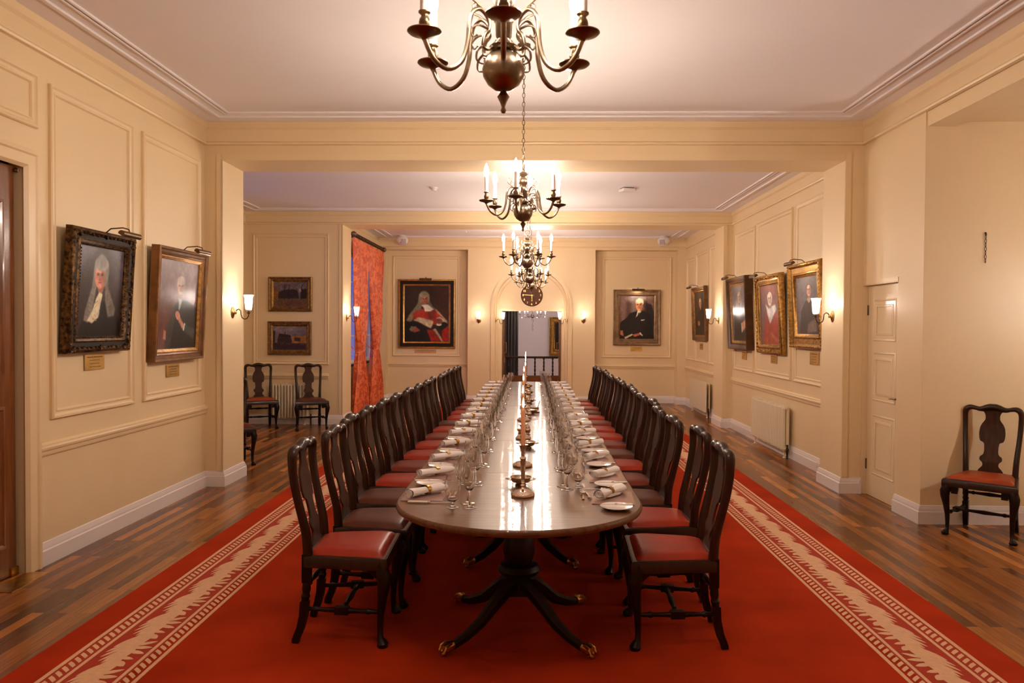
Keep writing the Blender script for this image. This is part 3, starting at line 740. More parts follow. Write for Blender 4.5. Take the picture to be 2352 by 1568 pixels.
def make_chair(mat):
    r = thing('dining_chair', 'x', 'chair')
    seat_frame().build('seat_frame', 'wood', r, bevel=.003); cushion().build('seat_cushion', mat, r, smooth=60)
    back_frame().build('back_frame', 'wood', r, smooth=60); splat().build('splat', 'splat', r)
    for s in (-1, 1): leg_front(s).build('leg', 'wood2', r, smooth=50); leg_rear(s).build('leg', 'wood2', r)
    for s in (-1, 1): stretcher((-.212, s * .172, .17), (.185, s * .218, .17), .5).build('stretcher', 'wood2', r)
    stretcher((-.01, -.200, .172), (-.01, .200, .172)).build('stretcher', 'wood2', r); stretcher((-.199, -.172, .285), (-.199, .172, .285)).build('stretcher', 'wood2', r)
    register(r); return r
proto = {m: make_chair(m) for m in ('red', 'ox', 'brown', 'tan')}
used = set()
LEATH = {'red': 'bright red', 'ox': 'oxblood red', 'brown': 'dark brown', 'tan': 'orange tan'}
def place_chair(mat, x, y, rz, label, group=None):
    r = proto[mat]
    if mat in used: r = copy_tree(proto[mat])
    used.add(mat); r.location = (x, y, 0.0 if abs(x) > 2.4 else .0145); r.rotation_euler = (0, 0, rz); tag(r, label, 'chair', group)
    if not group and 'group' in r: del r['group']
LY = [4.01, 4.56, 5.16, 5.67, 6.28, 6.79, 7.46, 7.96, 8.55, 9.07, 9.53, 9.98, 10.6, 11.2, 11.75]
LX = [-1.17, -1.148, -1.19, -1.185, -1.18, -1.168, -1.152, -1.134, -1.122, -1.13, -1.09, -1.10, -1.10, -1.078, -1.078]
RY = [4.02, 4.66, 5.20, 5.81, 6.42, 6.98, 7.51, 8.14, 8.72, 9.20, 9.66, 10.12, 10.85, 11.26, 11.72]
RX = [.98, 1.01, .953, .951, 1.01, .994, .996, 1.03, 1.012, 1.025, 1.0, 1.005, 1.03, .994, .98]
def relax(a, d=.546):
    a = list(a)
    for _ in range(400):
        for i in range(1, len(a)):
            g = a[i - 1] + d - a[i]
            if g > 0:
                if i > 1: a[i - 1] -= g / 2
                a[i] += g / 2 if i > 1 else g
    return a
LY, RY = relax(LY), relax(RY)
Lm = ['red', 'brown', 'brown', 'red', 'ox', 'red', 'red', 'ox', 'red', 'brown', 'red', 'red', 'ox', 'ox', 'ox']
Rm = ['red', 'red', 'brown', 'ox', 'red', 'brown', 'ox', 'red', 'red', 'ox', 'red', 'brown', 'ox', 'red', 'ox']
for s, X, Y, Mm, side in ((0, LX, LY, Lm, 'left'), (1, RX, RY, Rm, 'right')):
    for i in range(15):
        x = X[i] + (.235 if s == 0 else -.242); a = (PI if s else 0) + R(random.uniform(-1.2, 1.2) + (0 if i else (-2 if s else 2)))
        place_chair(Mm[i], x, Y[i], a, '%s leather dining chair, %s from near end, %s side of table' % (LEATH[Mm[i]], ORD[i], side), 'dining chairs drawn up along the %s side of the table' % side)
place_chair('tan', 3.585, 6.10, R(-131), 'dark wooden chair with orange tan leather seat standing alone in the right alcove')
place_chair('tan', -4.27, 11.98, R(-64), 'dark wooden chair left of the column radiator under the landscape paintings', 'spare chairs in the left recess')
place_chair('brown', -3.47, 11.98, R(-66), 'dark wooden chair with brown seat right of the column radiator in left recess', 'spare chairs in the left recess')
place_chair('ox', -3.49, 8.82, R(-62), 'spare wooden chair mostly hidden behind the nearest left pier', 'spare chairs in the left recess')

# ---------------------------------------------------------------- place settings
TZ = .7455
def napkin_mesh(seed):
    rg = random.Random(seed); mb = MB(); n = 22; m = 13; vs = []
    for j in range(m):
        t_ = j / (m - 1); x = -.112 + .224 * t_
        w = .0235 + .003 * math.sin(t_ * 7 + seed) - .0035 * math.exp(-((t_ - .55) / .12) ** 2)
        for i in range(n):
            a = 2 * PI * i / n
            rr = w * (1 + .06 * math.sin(3 * a + seed + 2 * t_)) * (1.12 if abs(math.cos(a)) > .8 else .98)
            vs.append((x + .006 * math.sin(a * 2 + seed) * (abs(t_ - .5) * 2) ** 4, rr * math.cos(a) * 1.1, .021 + rr * .85 * math.sin(a)))
    fs = [(j * n + i, j * n + (i + 1) % n, (j + 1) * n + (i + 1) % n, (j + 1) * n + i) for j in range(m - 1) for i in range(n)]
    mb.add(vs, fs)
    for x0, sg in ((-.112, -1), (.112, 1)):                     # spiral folds visible at both ends
        sp = []
        for q in range(26):
            a = q * .55; r_ = .021 - q * .00062
            sp.append((x0 + sg * (.001 + .0015 * math.sin(q)), r_ * math.cos(a) * 1.1, .021 + r_ * .85 * math.sin(a)))
        mb.tube(sp, .0022, 5)
        mb.add([(x0 - sg * .004, .022 * math.cos(2 * PI * i / 14) * 1.1, .021 + .018 * math.sin(2 * PI * i / 14)) for i in range(14)], [tuple(range(14))])
    fl = [(-.10, .018, .006), (-.03, .034 + rg.random() * .008, .002), (.06, .034, .003), (.118, .022, .010), (.108, .005, .034), (-.10, .0, .036)]
    mb.add(fl + [(p[0], p[1], p[2] + .003) for p in fl], [(0, 1, 2, 3, 4, 5), (11, 10, 9, 8, 7, 6)] + [(i, (i + 1) % 6, 6 + (i + 1) % 6, 6 + i) for i in range(6)])
    return mb
def napkin_proto(seed):
    o = napkin_mesh(seed).build('napkin', 'linen', smooth=60)
    mr = Matrix.Translation((.010, 0, .0215)) @ Matrix.Rotation(PI / 2, 4, 'Y')
    MB().lathe([(.0228, -.011), (.0242, -.011), (.0250, 0), (.0242, .011), (.0228, .011), (.0228, -.011)], 24, mr).build('napkin_ring', 'gold', o)
    register(o); return o
naps = [napkin_proto(s) for s in (1, 2, 3)]
def knife(L, bl):
    mb = MB(); hl = L - bl
    mb.tube([(0, 0, .006), (hl * .1, 0, .0065), (hl * .6, 0, .0065), (hl, 0, .006)], [.0055, .0072, .0068, .0060], 8, asp=(1, 1.15, .75))
    k = mb
    b = MB().prism([(hl, -.006), (hl + .01, -.0075), (hl + bl * .8, -.008), (L, .004), (hl + bl * .5, .0065), (hl, .006)], .0045, .0060)
    return k, b
def knife_proto(name, L, bl):
    h, b = knife(L, bl); r = thing(name, 'x', 'knife')
    h.build('handle', 'ivory', r); b.build('blade', 'steel', r); MB().tube([(L - bl - .006, 0, .006), (L - bl + .006, 0, .006)], .0072, 8, asp=(1, 1.1, .8)).build('ferrule', 'steel', r); register(r); return r
dk = knife_proto('table_knife', .225, .120); bk = knife_proto('butter_knife', .165, .085)
def fork_mesh(L=.17):
    mb = MB(); mb.prism([(-L / 2, -.006), (-L / 2 + .03, -.0055), (.0, -.0028), (L * .18, -.0030), (L * .22, -.0095), (L * .28, -.0110), (L * .28, .0110), (L * .22, .0095), (L * .18, .0030), (0, .0028), (-L / 2 + .03, .0055), (-L / 2, .006)], .003, .0052)
    for y in (-.0093, -.0033, .0033, .0093): mb.tube([(L * .275, y, .0045), (L * .38, y, .0085), (L * .5, y * .92, .0070)], [.0019, .0017, .0010], 6)
    return mb
def spoon_mesh(L=.17):
    mb = MB(); mb.prism([(-L / 2, -.0062), (-L / 2 + .03, -.0055), (0, -.0026), (L * .22, -.0028), (L * .22, .0028), (0, .0026), (-L / 2 + .03, .0055), (-L / 2, .0062)], .003, .0050)
    vs = []; n = 16; prof = [(0.001, .0022), (.5, .0030), (.85, .0058), (1.0, .0085), (.9, .0080), (.75, .0060), (.4, .0042), (0.001, .0038)]
    for r_, z in prof:
        for i in range(n):
            a = 2 * PI * i / n; vs.append((L * .36 + .027 * r_ * math.cos(a), .0165 * r_ * math.sin(a), z))
    mb.add(vs, [(j * n + i, j * n + (i + 1) % n, (j + 1) * n + (i + 1) % n, (j + 1) * n + i) for j in range(len(prof) - 1) for i in range(n)])
    return mb
fk_o = fork_mesh().build('dessert_fork', 'steel'); sp_o = spoon_mesh().build('dessert_spoon', 'steel')
plate_o = MB().lathe([(0, .0), (.042, .0), (.046, .003), (.070, .010), (.0785, .0155), (.0780, .0170), (.068, .0125), (.046, .0060), (.040, .0045), (0, .0045)], 36).build('side_plate', 'china', smooth=50)
mb = MB().prism([(-.105, -.155), (.105, -.155), (.105, .155), (-.105, .155)], 0, .003); mat_o = mb.build('placemat', 'mat', bevel=.0008)
def glass(prof_out, thick=.0011, name='wine_glass', n=24, stem_top=None):
    outer = prof_out; inner = [(max(0, r - thick), z) for r, z in outer if z > stem_top][::-1]
    inner.append((0, stem_top + .003))
    mb = MB(); mb.lathe([(0, 0)] + outer + inner, n)
    return mb.build(name, 'glass', smooth=70)
wine_o = glass([(.033, 0), (.034, .0015), (.020, .005), (.008, .009), (.0042, .014), (.0036, .04), (.0036, .068), (.0055, .078), (.014, .086), (.026, .102), (.0335, .125), (.0345, .140), (.032, .165), (.0285, .190)], stem_top=.0815)
gob_o = glass([(.030, 0), (.031, .0015), (.018, .005), (.009, .009), (.0065, .014), (.0070, .024), (.016, .031), (.030, .046), (.0375, .070), (.0385, .090), (.035, .125), (.0305, .160)], name='water_goblet', stem_top=.0262)
firsts = {}
def put(proto_, x, y, z, rz, label, cat, group, ry=0):
    if proto_.name not in firsts and proto_ not in firsts.values(): firsts[proto_.name] = proto_; o = proto_
    else: o = copy_tree(proto_)
    o.location = (x, y, z); o.rotation_euler = (0, ry, rz); tag(o, label, cat, group); return o
LN = [3.93, 4.45, 5.0, 5.57, 6.16, 6.70, 7.24, 7.78, 8.33, 8.84, 9.37, 9.90, 10.47, 11.02, 11.60]
RN = [3.94, 4.47, 5.07, 5.60, 6.20, 6.68, 7.27, 7.88, 8.39, 8.87, 9.43, 9.97, 10.54, 11.08, 11.62]
for side, NY in (('left', LN), ('right', RN)):
    s = 1 if side == 'left' else -1
    ex = TX - s * TW; rz0 = 0 if s > 0 else PI
    for i, y in enumerate(NY):
        w = '%s place from near end, %s side' % (ORD[i], side)
        X = lambda dx: ex + s * dx
        Yv = lambda dy: y + s * dy
        jr = lambda a: random.uniform(-a, a)
        inset = .018 if i in (0, 14) else 0
        put(mat_o, X(.122 + inset), Yv(.02), TZ, rz0 + R(jr(2) - (3 if i == 0 else 0)), 'shiny mauve placemat, ' + w, 'placemat', 'placemats on the %s side' % side)
        put(random.choice(naps), X(.125 + jr(.006) + inset), Yv(-.005 + jr(.01)), TZ + .0078, rz0 + R(max(12, 47 - 3.2 * i) + jr(8)), 'rolled white napkin in gold ring, ' + w, 'napkin', 'rolled napkins on the %s side' % side)
        if not (i == 14):
            put(plate_o, X(.125 + jr(.008) + (.03 if (i == 0 and s < 0) else 0)), Yv(.262 if s > 0 else .262), TZ, jr(3), 'small white side plate, ' + w, 'plate', 'side plates on the %s side' % side)
            put(bk, X(.040 + jr(.01) + (.03 if (i == 0 and s < 0) else 0)), Yv(.262 + jr(.01)), TZ + .0165, rz0 + R(jr(5)), 'ivory handled butter knife on side plate, ' + w, 'knife', 'butter knives on the %s side' % side)
        put(dk, X(.035 + jr(.006) + inset * 1.8), Yv(-.172), TZ, rz0 + R(jr(2)), 'ivory handled table knife beside placemat, ' + w, 'knife', 'table knives on the %s side' % side)
        put(fk_o, X(.262), Yv(-.010 + jr(.01)), TZ, rz0 + PI / 2 + R(4 + jr(4)), 'silver dessert fork above placemat, ' + w, 'fork', 'dessert forks on the %s side' % side)
        put(sp_o, X(.288), Yv(-.010 + jr(.01)), TZ, rz0 - PI / 2 + R(jr(4)), 'silver dessert spoon above placemat, ' + w, 'spoon', 'dessert spoons on the %s side' % side)
        put(gob_o, X(.305 + jr(.006)), Yv(-.255 if s > 0 and i == 0 else -.235 + jr(.012)), TZ, 0, 'short stemmed water goblet, ' + w, 'glass', 'water goblets on the %s side' % side)
        put(wine_o, X(.368 + jr(.008)), Yv(-.165 + jr(.012)), TZ, 0, 'outer stemmed wine glass, ' + w, 'glass', 'outer wine glasses on the %s side' % side)
        put(wine_o, X(.385 + jr(.006)), Yv(-.255 + jr(.010)), TZ, 0, 'inner stemmed wine glass, ' + w, 'glass', 'inner wine glasses on the %s side' % side)

# ---------------------------------------------------------------- candlesticks, bowls and pots
cs = thing('candlestick', 'x', 'candlestick')
MB().lathe([(0, 0), (.060, 0), (.062, .006), (.060, .015), (.050, .021), (.047, .022), (.044, .028), (.036, .030), (.030, .033), (.015, .037), (.009, .043), (.008, .050), (.012, .056), (.008, .062), (.012, .070), (.0085, .076), (.0105, .090), (.0125, .150), (.0150, .190), (.0190, .196), (.0150, .202), (.008, .206), (.008, .216), (.010, .222), (.009, .228), (.0135, .240), (.018, .256), (.026, .262), (.027, .266), (.013, .264), (.012, .250), (0, .250)], 28).build('stick', 'silver', cs, smooth=50)
MB().lathe([(0, .252), (.0115, .252), (.0108, .440), (.0095, .446), (.0045, .452), (0, .451)], 18).build('candle', 'candle', cs)
MB().tube([(0, 0, .450), (0, 0, .461)], .0010, 6).build('wick', 'wick', cs)
MB().lathe([(0, .455), (.0045, .462), (.0062, .472), (.0050, .487), (0, .510)], 8).build('flame', 'flame', cs)
register(cs)
for i, (x, y) in enumerate(zip([-.036, -.046, -.054, -.060, -.055, -.060, -.070, -.072], [3.94, 4.78, 5.95, 7.1, 8.2, 9.35, 10.4, 11.3])):
    put(cs, x, y, TZ, R(40 * i), 'silver candlestick with lit salmon candle, %s from the near end of the table' % ORD[i], 'candlestick', 'lit candlesticks down the middle of the table')
bw = thing('silver_bowl', 'x', 'bowl')
MB().lathe([(0, 0), (.030, 0), (.032, .004), (.024, .008), (.030, .012), (.050, .020), (.056, .034), (.060, .046), (.057, .0465), (.052, .034), (.045, .022), (0, .014)], 30).build('cup', 'silver', bw, smooth=50)
mb = MB()
for s in (-1, 1): mb.tube([(s * .050, -.018, .030), (s * .072, -.014, .033), (s * .083, 0, .034), (s * .072, .014, .033), (s * .050, .018, .030)], .0032, 6); mb.prism([(s * .05, -.015), (s * .078, -.008), (s * .078, .008), (s * .05, .015)], .030, .0325)
mb.build('handles', 'silver', bw); register(bw)
for i, (x, y) in enumerate(((-.050, 4.22), (-.020, 5.52), (.010, 7.66), (-.010, 8.75), (-.020, 9.85), (-.030, 10.9))):
    put(bw, x, y, TZ, R(8 * i), 'low silver two handled bowl, %s from the near end of the table' % ORD[i], 'bowl', 'silver bowls down the middle of the table')
pp = thing('pepper_pot', 'x', 'pepper pot')
MB().lathe([(0, 0), (.024, 0), (.025, .004), (.014, .009), (.012, .014), (.022, .024), (.026, .036), (.023, .050), (.017, .056)], 22).build('body', 'silver', pp, smooth=50)
MB().lathe([(.018, .056), (.019, .060), (.014, .074), (.006, .082), (.005, .086), (.007, .090), (0, .094)], 22).build('lid', 'silver', pp, smooth=50); register(pp)
sc_ = thing('salt_cellar', 'x', 'salt cellar')
MB().lathe([(0, 0), (.026, 0), (.027, .004), (.016, .008), (.030, .020), (.034, .032), (.032, .033), (.028, .022), (0, .014)], 22).build('dish', 'silver', sc_, smooth=50)
MB().lathe([(0, .015), (.026, .0215), (0, .0245)], 16).build('salt', 'china', sc_)
register(sc_)
for i, (x, y) in enumerate(((-.02, 6.18), (-.01, 7.34), (-.02, 8.50), (-.02, 9.62), (-.03, 10.68))):
    put(pp, x, y, TZ, 0, 'silver pepper pot, %s from the near end of the table' % ORD[i], 'pepper pot', 'pepper pots down the middle of the table')
    put(sc_, x - .055, y + .10, TZ, 0, 'little silver salt cellar behind pepper pot, %s from the near end' % ORD[i], 'salt cellar', 'salt cellars down the middle of the table')
sb = thing('sauce_boat', 'silver sauce boat with spoon standing beside the middle candlesticks', 'sauce boat', loc=(.045, 7.86, TZ))
MB().lathe([(0, 0), (.045, 0), (.060, .006), (.066, .010), (.060, .010), (0, .005)], 26).build('stand', 'silver', sb, smooth=50)
MB().lathe([(0, .010), (.030, .012), (.042, .026), (.046, .046), (.043, .046), (.038, .026), (0, .018)], 26).build('boat', 'silver', sb, smooth=50)
MB().tube([(.0, 0, .024), (.035, 0, .055), (.055, 0, .115)], [.006, .003, .004], 8).build('spoon', 'silver', sb)

# ---------------------------------------------------------------- chandeliers
def chain_mesh(z0, z1, link=.032, r=.0024, w=.009):
    mb = MB(); n = max(1, int((z1 - z0) / link))
    st = (z1 - z0) / n
    for k in range(n):
        c = z0 + st * (k + .5); h = st * .5 + r * 1.3; pts = []
        for i in range(10):
            a = 2 * PI * i / 10; u, v = w * math.cos(a), h * math.sin(a)
            pts.append((u, 0, c + v) if k % 2 else (0, u, c + v))
        mb.tube(pts, r, 5, closed=True)
    return mb
def chandelier(zc_, ztop):
    r = thing('chandelier', 'x', 'chandelier')
    MB().lathe([(0, -.136), (.006, -.133), (.009, -.125), (.005, -.117), (.008, -.106), (.012, -.096), (.019, -.082), (.012, -.072), (.009, -.065), (.026, -.060), (.048, -.043), (.062, -.018), (.065, .004), (.060, .028), (.046, .048), (.026, .060), (.018, .064), (.040, .070), (.044, .076), (.022, .086), (.018, .100), (.024, .108), (.026, .150), (.030, .156), (.020, .162), (.014, .172), (.018, .192), (.030, .206), (.034, .222), (.030, .238), (.018, .246), (.014, .252), (.026, .262), (.030, .272), (.022, .284), (.010, .290), (.008, .310), (0, .312)], 28).build('stem', 'brass', r, smooth=50)
    MB().tube([(.032 * math.cos(a), 0, .338 + .032 * math.sin(a)) for a in [2 * PI * i / 20 for i in range(20)]], .0038, 7, closed=True).build('hanging_ring', 'brass', r)
    chain_mesh(.366, ztop - zc_ - .02).build('chain', 'brass', r)
    MB().lathe([(0, ztop - zc_ - .045), (.010, ztop - zc_ - .04), (.030, ztop - zc_ - .018), (.045, ztop - zc_ - .004), (.045, ztop - zc_), (0, ztop - zc_)], 20).build('ceiling_rose', 'brass', r)
    def sm(P, k=4):       # catmull rom
        out = []
        for i in range(len(P) - 1):
            p0, p1, p2, p3 = [Vector(P[max(0, min(len(P) - 1, i + q))]) for q in (-1, 0, 1, 2)]
            for j in range(k):
                t_ = j / k
                out.append(.5 * ((2 * p1) + (p2 - p0) * t_ + (2 * p0 - 5 * p1 + 4 * p2 - p3) * t_ ** 2 + (3 * p1 - p0 - 3 * p2 + p3) * t_ ** 3))
        out.append(Vector(P[-1])); return out
    main = [(.024, .090), (.050, .060), (.070, .066), (.066, .100), (.050, .120), (.054, .155), (.080, .178), (.106, .165), (.118, .125), (.124, .060), (.145, .000), (.190, -.028), (.235, -.002), (.262, .050)]
    curl1 = [(.050, .120), (.085, .128), (.112, .112), (.106, .088), (.092, .094)]
    curl2 = [(.070, .066), (.090, .048), (.092, .018), (.070, .010), (.066, .028)]
    curl3 = [(.062, .165), (.085, .190), (.108, .205), (.112, .232), (.098, .240), (.094, .228)]
    a_m = MB(); c_m = MB()
    f = lambda P: [(p.x, 0, p.y) for p in sm([(a, b) for a, b in P])]
    Q = f(main); a_m.tube(Q, [.0058 + .002 * (i / len(Q)) for i in range(len(Q))], 8)
    for cu in (curl1, curl2, curl3):
        Q = f(cu); c_m.tube(Q, [.0045 - .0022 * i / len(Q) for i in range(len(Q))], 6); c_m.lathe([(0, -.005), (.005, 0), (0, .005)], 8, Matrix.Translation(Q[-1]))
    pan = MB().lathe([(.0065, .044), (.010, .052), (.022, .058), (.044, .064), (.050, .070), (.049, .073), (.042, .068), (.018, .066), (.010, .066), (.009, .074), (.013, .082), (.0165, .096), (.014, .108), (.010, .114), (.010, .120), (.0175, .126), (.0175, .130), (0, .130)], 24, Matrix.Translation((.262, 0, 0)))
    tube = MB().lathe([(.0130, .130), (.0130, .238), (.010, .240), (0, .240)], 16, Matrix.Translation((.262, 0, 0)))
    bulb = MB().lathe([(.008, .240), (.0135, .252), (.0165, .268), (.0160, .284), (.0115, .304), (.0055, .320), (0, .332)], 8, Matrix.Translation((.262, 0, 0)))
    ps = None
    for k in range(6):
        a = R(60 * k)
        if ps is None:
            am = a_m.build('arm', 'brass', r, smooth=60); ps = am
            c_m.build('scroll', 'brass', am, smooth=60); pan.build('drip_pan', 'darkbrass', am, smooth=50); tube.build('candle_tube', 'candletube', am); bulb.build('light_bulb', 'bulb', am, smooth=60)
            kk = kids(am)
        else:
            am = ps.copy(); C.objects.link(am); am.parent = r
            for q in kk: c = q.copy(); C.objects.link(c); c.parent = am
        am.rotation_euler = (0, 0, a)
    return r
first_ch = None
for i, (x, y, z, zt, rot) in enumerate(((-.092, 2.46, 2.436, Z1, -88), (-.060, 5.50, 2.437, Z1, -100), (-.045, 8.80, 2.355, Z2, -4), (-.020, 11.5, 2.330, Z2, 5), (.002, 14.3, 2.378, Z2, 12))):
    r = chandelier(z, zt); r.scale = (1.05, 1.05, 1.0); r.location = (x, y, z); r.rotation_euler = (0, 0, R(rot))
    tag(r, ['brass six arm chandelier nearest the viewer, cut by the top of the photo', 'brass six arm chandelier on long chain before the first beam', 'brass six arm chandelier just beyond the first beam', 'brass six arm chandelier before the second beam', 'brass six arm chandelier furthest away in front of the arch'][i], 'chandelier', 'brass chandeliers over the table')

# ---------------------------------------------------------------- wall sconces
def sconce(mw, label, bulb='sbulb'):
    r = thing('wall_sconce', label, 'wall lamp', mw=mw, group='brass wall sconces')
    MB().lathe([(0, 0), (.048, 0), (.048, .004), (.040, .008), (.034, .008), (.030, .012), (.018, .014), (.012, .020), (.010, .030), (.014, .036), (.008, .044), (0, .046)], 28, Matrix.Scale(1.25, 4, (0, 1, 0))).build('back_plate', 'gold', r, smooth=50)
    P = [(0, .004, .030), (0, .030, .048), (0, .036, .066), (0, .020, .086), (0, -.020, .090), (0, -.052, .100), (0, -.066, .124), (0, -.060, .150), (0, -.034, .166), (0, -.012, .168)]
    MB().tube(P, .0055, 8).build('arm', 'darkbrass', r, smooth=60)
    MX = Matrix.Translation((0, 0, .168)) @ Matrix.Rotation(-PI / 2, 4, 'X')
    MB().lathe([(.006, -.014), (.010, -.008), (.020, -.002), (.021, .002), (.008, .004), (.008, .020), (.026, .022), (0, .026)], 20, MX).build('gallery', 'darkbrass', r, smooth=50)
    sh = MB().lathe([(.020, .022), (.029, .028), (.033, .045), (.035, .100), (.037, .140), (.041, .165), (.049, .182), (.048, .183), (.040, .166), (.0355, .140), (.0335, .100), (.0315, .045), (.027, .030), (.018, .024)], 20, MX, flute=.035, nf=10).build('glass_shade', 'frost', r, smooth=60)
    MB().lathe([(.0125, .026), (.0125, .100), (0, .100)], 14, MX).build('candle_tube', 'candletube', r)
    MB().lathe([(.008, .100), (.0130, .112), (.0155, .126), (.0140, .142), (0, .174)], 8, MX).build('light_bulb', bulb, r, smooth=60)
sconce(wallM('L', -3.082, 7.84, 1.748), 'brass wall sconce on the nearest left pier')
sconce(wallM('R', 3.062, 7.85, 1.742), 'brass wall sconce on the nearest right pier')
sconce(wallM('L', -3.082, 12.74, 1.752), 'brass wall sconce on the second left pier beside the curtain')
sconce(wallM('R', 3.106, 12.74, 1.745), 'brass wall sconce on the second right pier')
sconce(wallM('B', -1.098, D3, 1.752), 'brass wall sconce left of the arched doorway', 'bbulb')
sconce(wallM('B', 1.108, D3, 1.760), 'brass wall sconce right of the arched doorway', 'bbulb')
sconce(wallM('L', -.757, 16.26, 1.745), 'brass wall sconce inside the left side of the arch', 'bbulb')
sconce(wallM('R', .783, 16.26, 1.750), 'brass wall sconce inside the right side of the arch', 'bbulb')
sconce(wallM('R', 5.40, 4.9, 1.78), 'brass wall sconce inside the right alcove beyond the frame', 'abulb')
sconce(wallM('R', 5.40, 3.3, 1.78), 'added unseen brass sconce deeper inside the right alcove, brightening it')  # extra sconce added out of view to brighten the alcove
sconce(wallM('L', XL, 1.2, 1.78), 'added unseen brass sconce on the left wall beyond the frame')  # unseen sconce, added for its light

# ---------------------------------------------------------------- paintings
def smooth01(x): x = np.clip(x, 0, 1); return x * x * (3 - 2 * x)
class Paint:
    def __init__(s, nx, ny, bg):
        s.u, s.v = np.meshgrid(np.linspace(0, 1, nx), np.linspace(0, 1, ny)); s.nx, s.ny = nx, ny
        s.img = np.ones((ny, nx, 3)) * np.array(bg, float)
    def blend(s, m, c, op=1.0):
        m = (m * op)[..., None]; s.img = s.img * (1 - m) + np.array(c, float) * m
    def ell(s, cx, cy, rx, ry, c, blur=.15, op=1, rot=0):
        a = R(rot); x, y = s.u - cx, s.v - cy
        x, y = x * math.cos(a) + y * math.sin(a), -x * math.sin(a) + y * math.cos(a)
        d = np.sqrt((x / rx) ** 2 + (y / ry) ** 2); s.blend(smooth01((1 + blur / 2 - d) / blur), c, op)
    def poly(s, pts, c, blur=2, op=1):
        ins = np.zeros(s.u.shape, bool); n = len(pts)
        for i in range(n):
            (x0, y0), (x1, y1) = pts[i], pts[(i + 1) % n]
            if y0 == y1: continue
            cond = ((y0 > s.v) != (y1 > s.v)) & (s.u < (x1 - x0) * (s.v - y0) / (y1 - y0) + x0); ins ^= cond
        m = ins.astype(float)
        for _ in range(blur):
            p = np.pad(m, 1, mode='edge'); m = (p[:-2, 1:-1] + p[2:, 1:-1] + p[1:-1, :-2] + p[1:-1, 2:] + p[1:-1, 1:-1] * 2) / 6
        s.blend(m, c, op)
    def line(s, pts, w, c, op=1):
        for (x0, y0), (x1, y1) in zip(pts[:-1], pts[1:]):
            dx, dy = x1 - x0, y1 - y0; L = dx * dx + dy * dy + 1e-9
            t_ = np.clip(((s.u - x0) * dx + (s.v - y0) * dy) / L, 0, 1)
            d = np.sqrt((s.u - x0 - t_ * dx) ** 2 + (s.v - y0 - t_ * dy) ** 2); s.blend(smooth01((w * 1.4 - d) / (w * .8)), c, op)
    def noise(s, amp, sc=8):
        g = np.zeros(s.u.shape)
        for k in (sc, sc * 2, sc * 4):
            q = rng.random((k + 2, k + 2)); x = s.u * k; y = s.v * k; xi = x.astype(int); yi = y.astype(int); fx = smooth01(x - xi); fy = smooth01(y - yi)
            g += (q[yi, xi] * (1 - fx) * (1 - fy) + q[yi, xi + 1] * fx * (1 - fy) + q[yi + 1, xi] * (1 - fx) * fy + q[yi + 1, xi + 1] * fx * fy - .5)
        s.img = np.clip(s.img * (1 + amp * g[..., None]), 0, 255)
    def mesh(s, w, h, z, parent, gain=1.25):
        mb = MB(); nx, ny = s.nx, s.ny
        vs = [(-w / 2 + w * i / (nx - 1), h / 2 - h * j / (ny - 1), z) for j in range(ny) for i in range(nx)]
        fs = [((j + 1) * nx + i, (j + 1) * nx + i + 1, j * nx + i + 1, j * nx + i) for j in range(ny - 1) for i in range(nx - 1)]
        mb.add(vs, fs); b = len(vs)
        mb.add([(-w / 2, -h / 2, z - .01), (w / 2, -h / 2, z - .01), (w / 2, h / 2, z - .01), (-w / 2, h / 2, z - .01)], [(3, 2, 1, 0)])
        o = mb.build('canvas', 'canvas', parent, smooth=0, recalc=False)
        c = s.img.reshape(-1, 3) / 255.0; l = np.where(c <= .04045, c / 12.92, ((c + .055) / 1.055) ** 2.4)
        l = np.clip(l / np.array([1.0, .80, .68]) * gain, 0, .9)
        col = np.ones((len(o.data.vertices), 4)); col[:len(l), :3] = l
        at = o.data.color_attributes.new('Paint', 'FLOAT_COLOR', 'POINT'); at.data.foreach_set('color', col.ravel())
        return o
def face(p, cx, cy, w, h, skin, dark, hair, bald=False, whig=False):
    if not whig: p.ell(cx, cy - h * .25, w * 1.10, h * .85, hair, .15)
    p.ell(cx + w * .15, cy + h * .9, w * .55, h * .5, [v * .7 for v in skin], .2)
    p.ell(cx, cy, w, h, skin, .12); p.ell(cx + w * .55, cy + h * .15, w * .5, h * .8, [v * .72 for v in skin], .6, .7)
    p.ell(cx - w * .3, cy - h * .5, w * .5, h * .3, [min(255, v * 1.2) for v in skin], .8, .8)
    for e in (-.42, .34):
        p.ell(cx + e * w, cy - h * .16, w * .26, h * .10, dark, .5, .75); p.ell(cx + e * w, cy - h * .27, w * .30, h * .05, dark, .5, .7)
    p.line([(cx - w * .05, cy - h * .15), (cx - w * .14, cy + h * .22)], w * .10, [v * .78 for v in skin], .7)
    p.ell(cx - w * .08, cy + h * .26, w * .20, h * .06, dark, .7, .6)
    p.ell(cx - w * .04, cy + h * .48, w * .32, h * .06, [skin[0] * .72, skin[1] * .42, skin[2] * .40], .5, .95)
    p.ell(cx, cy + h * .75, w * .35, h * .14, [min(255, v * 1.1) for v in skin], .8, .6)
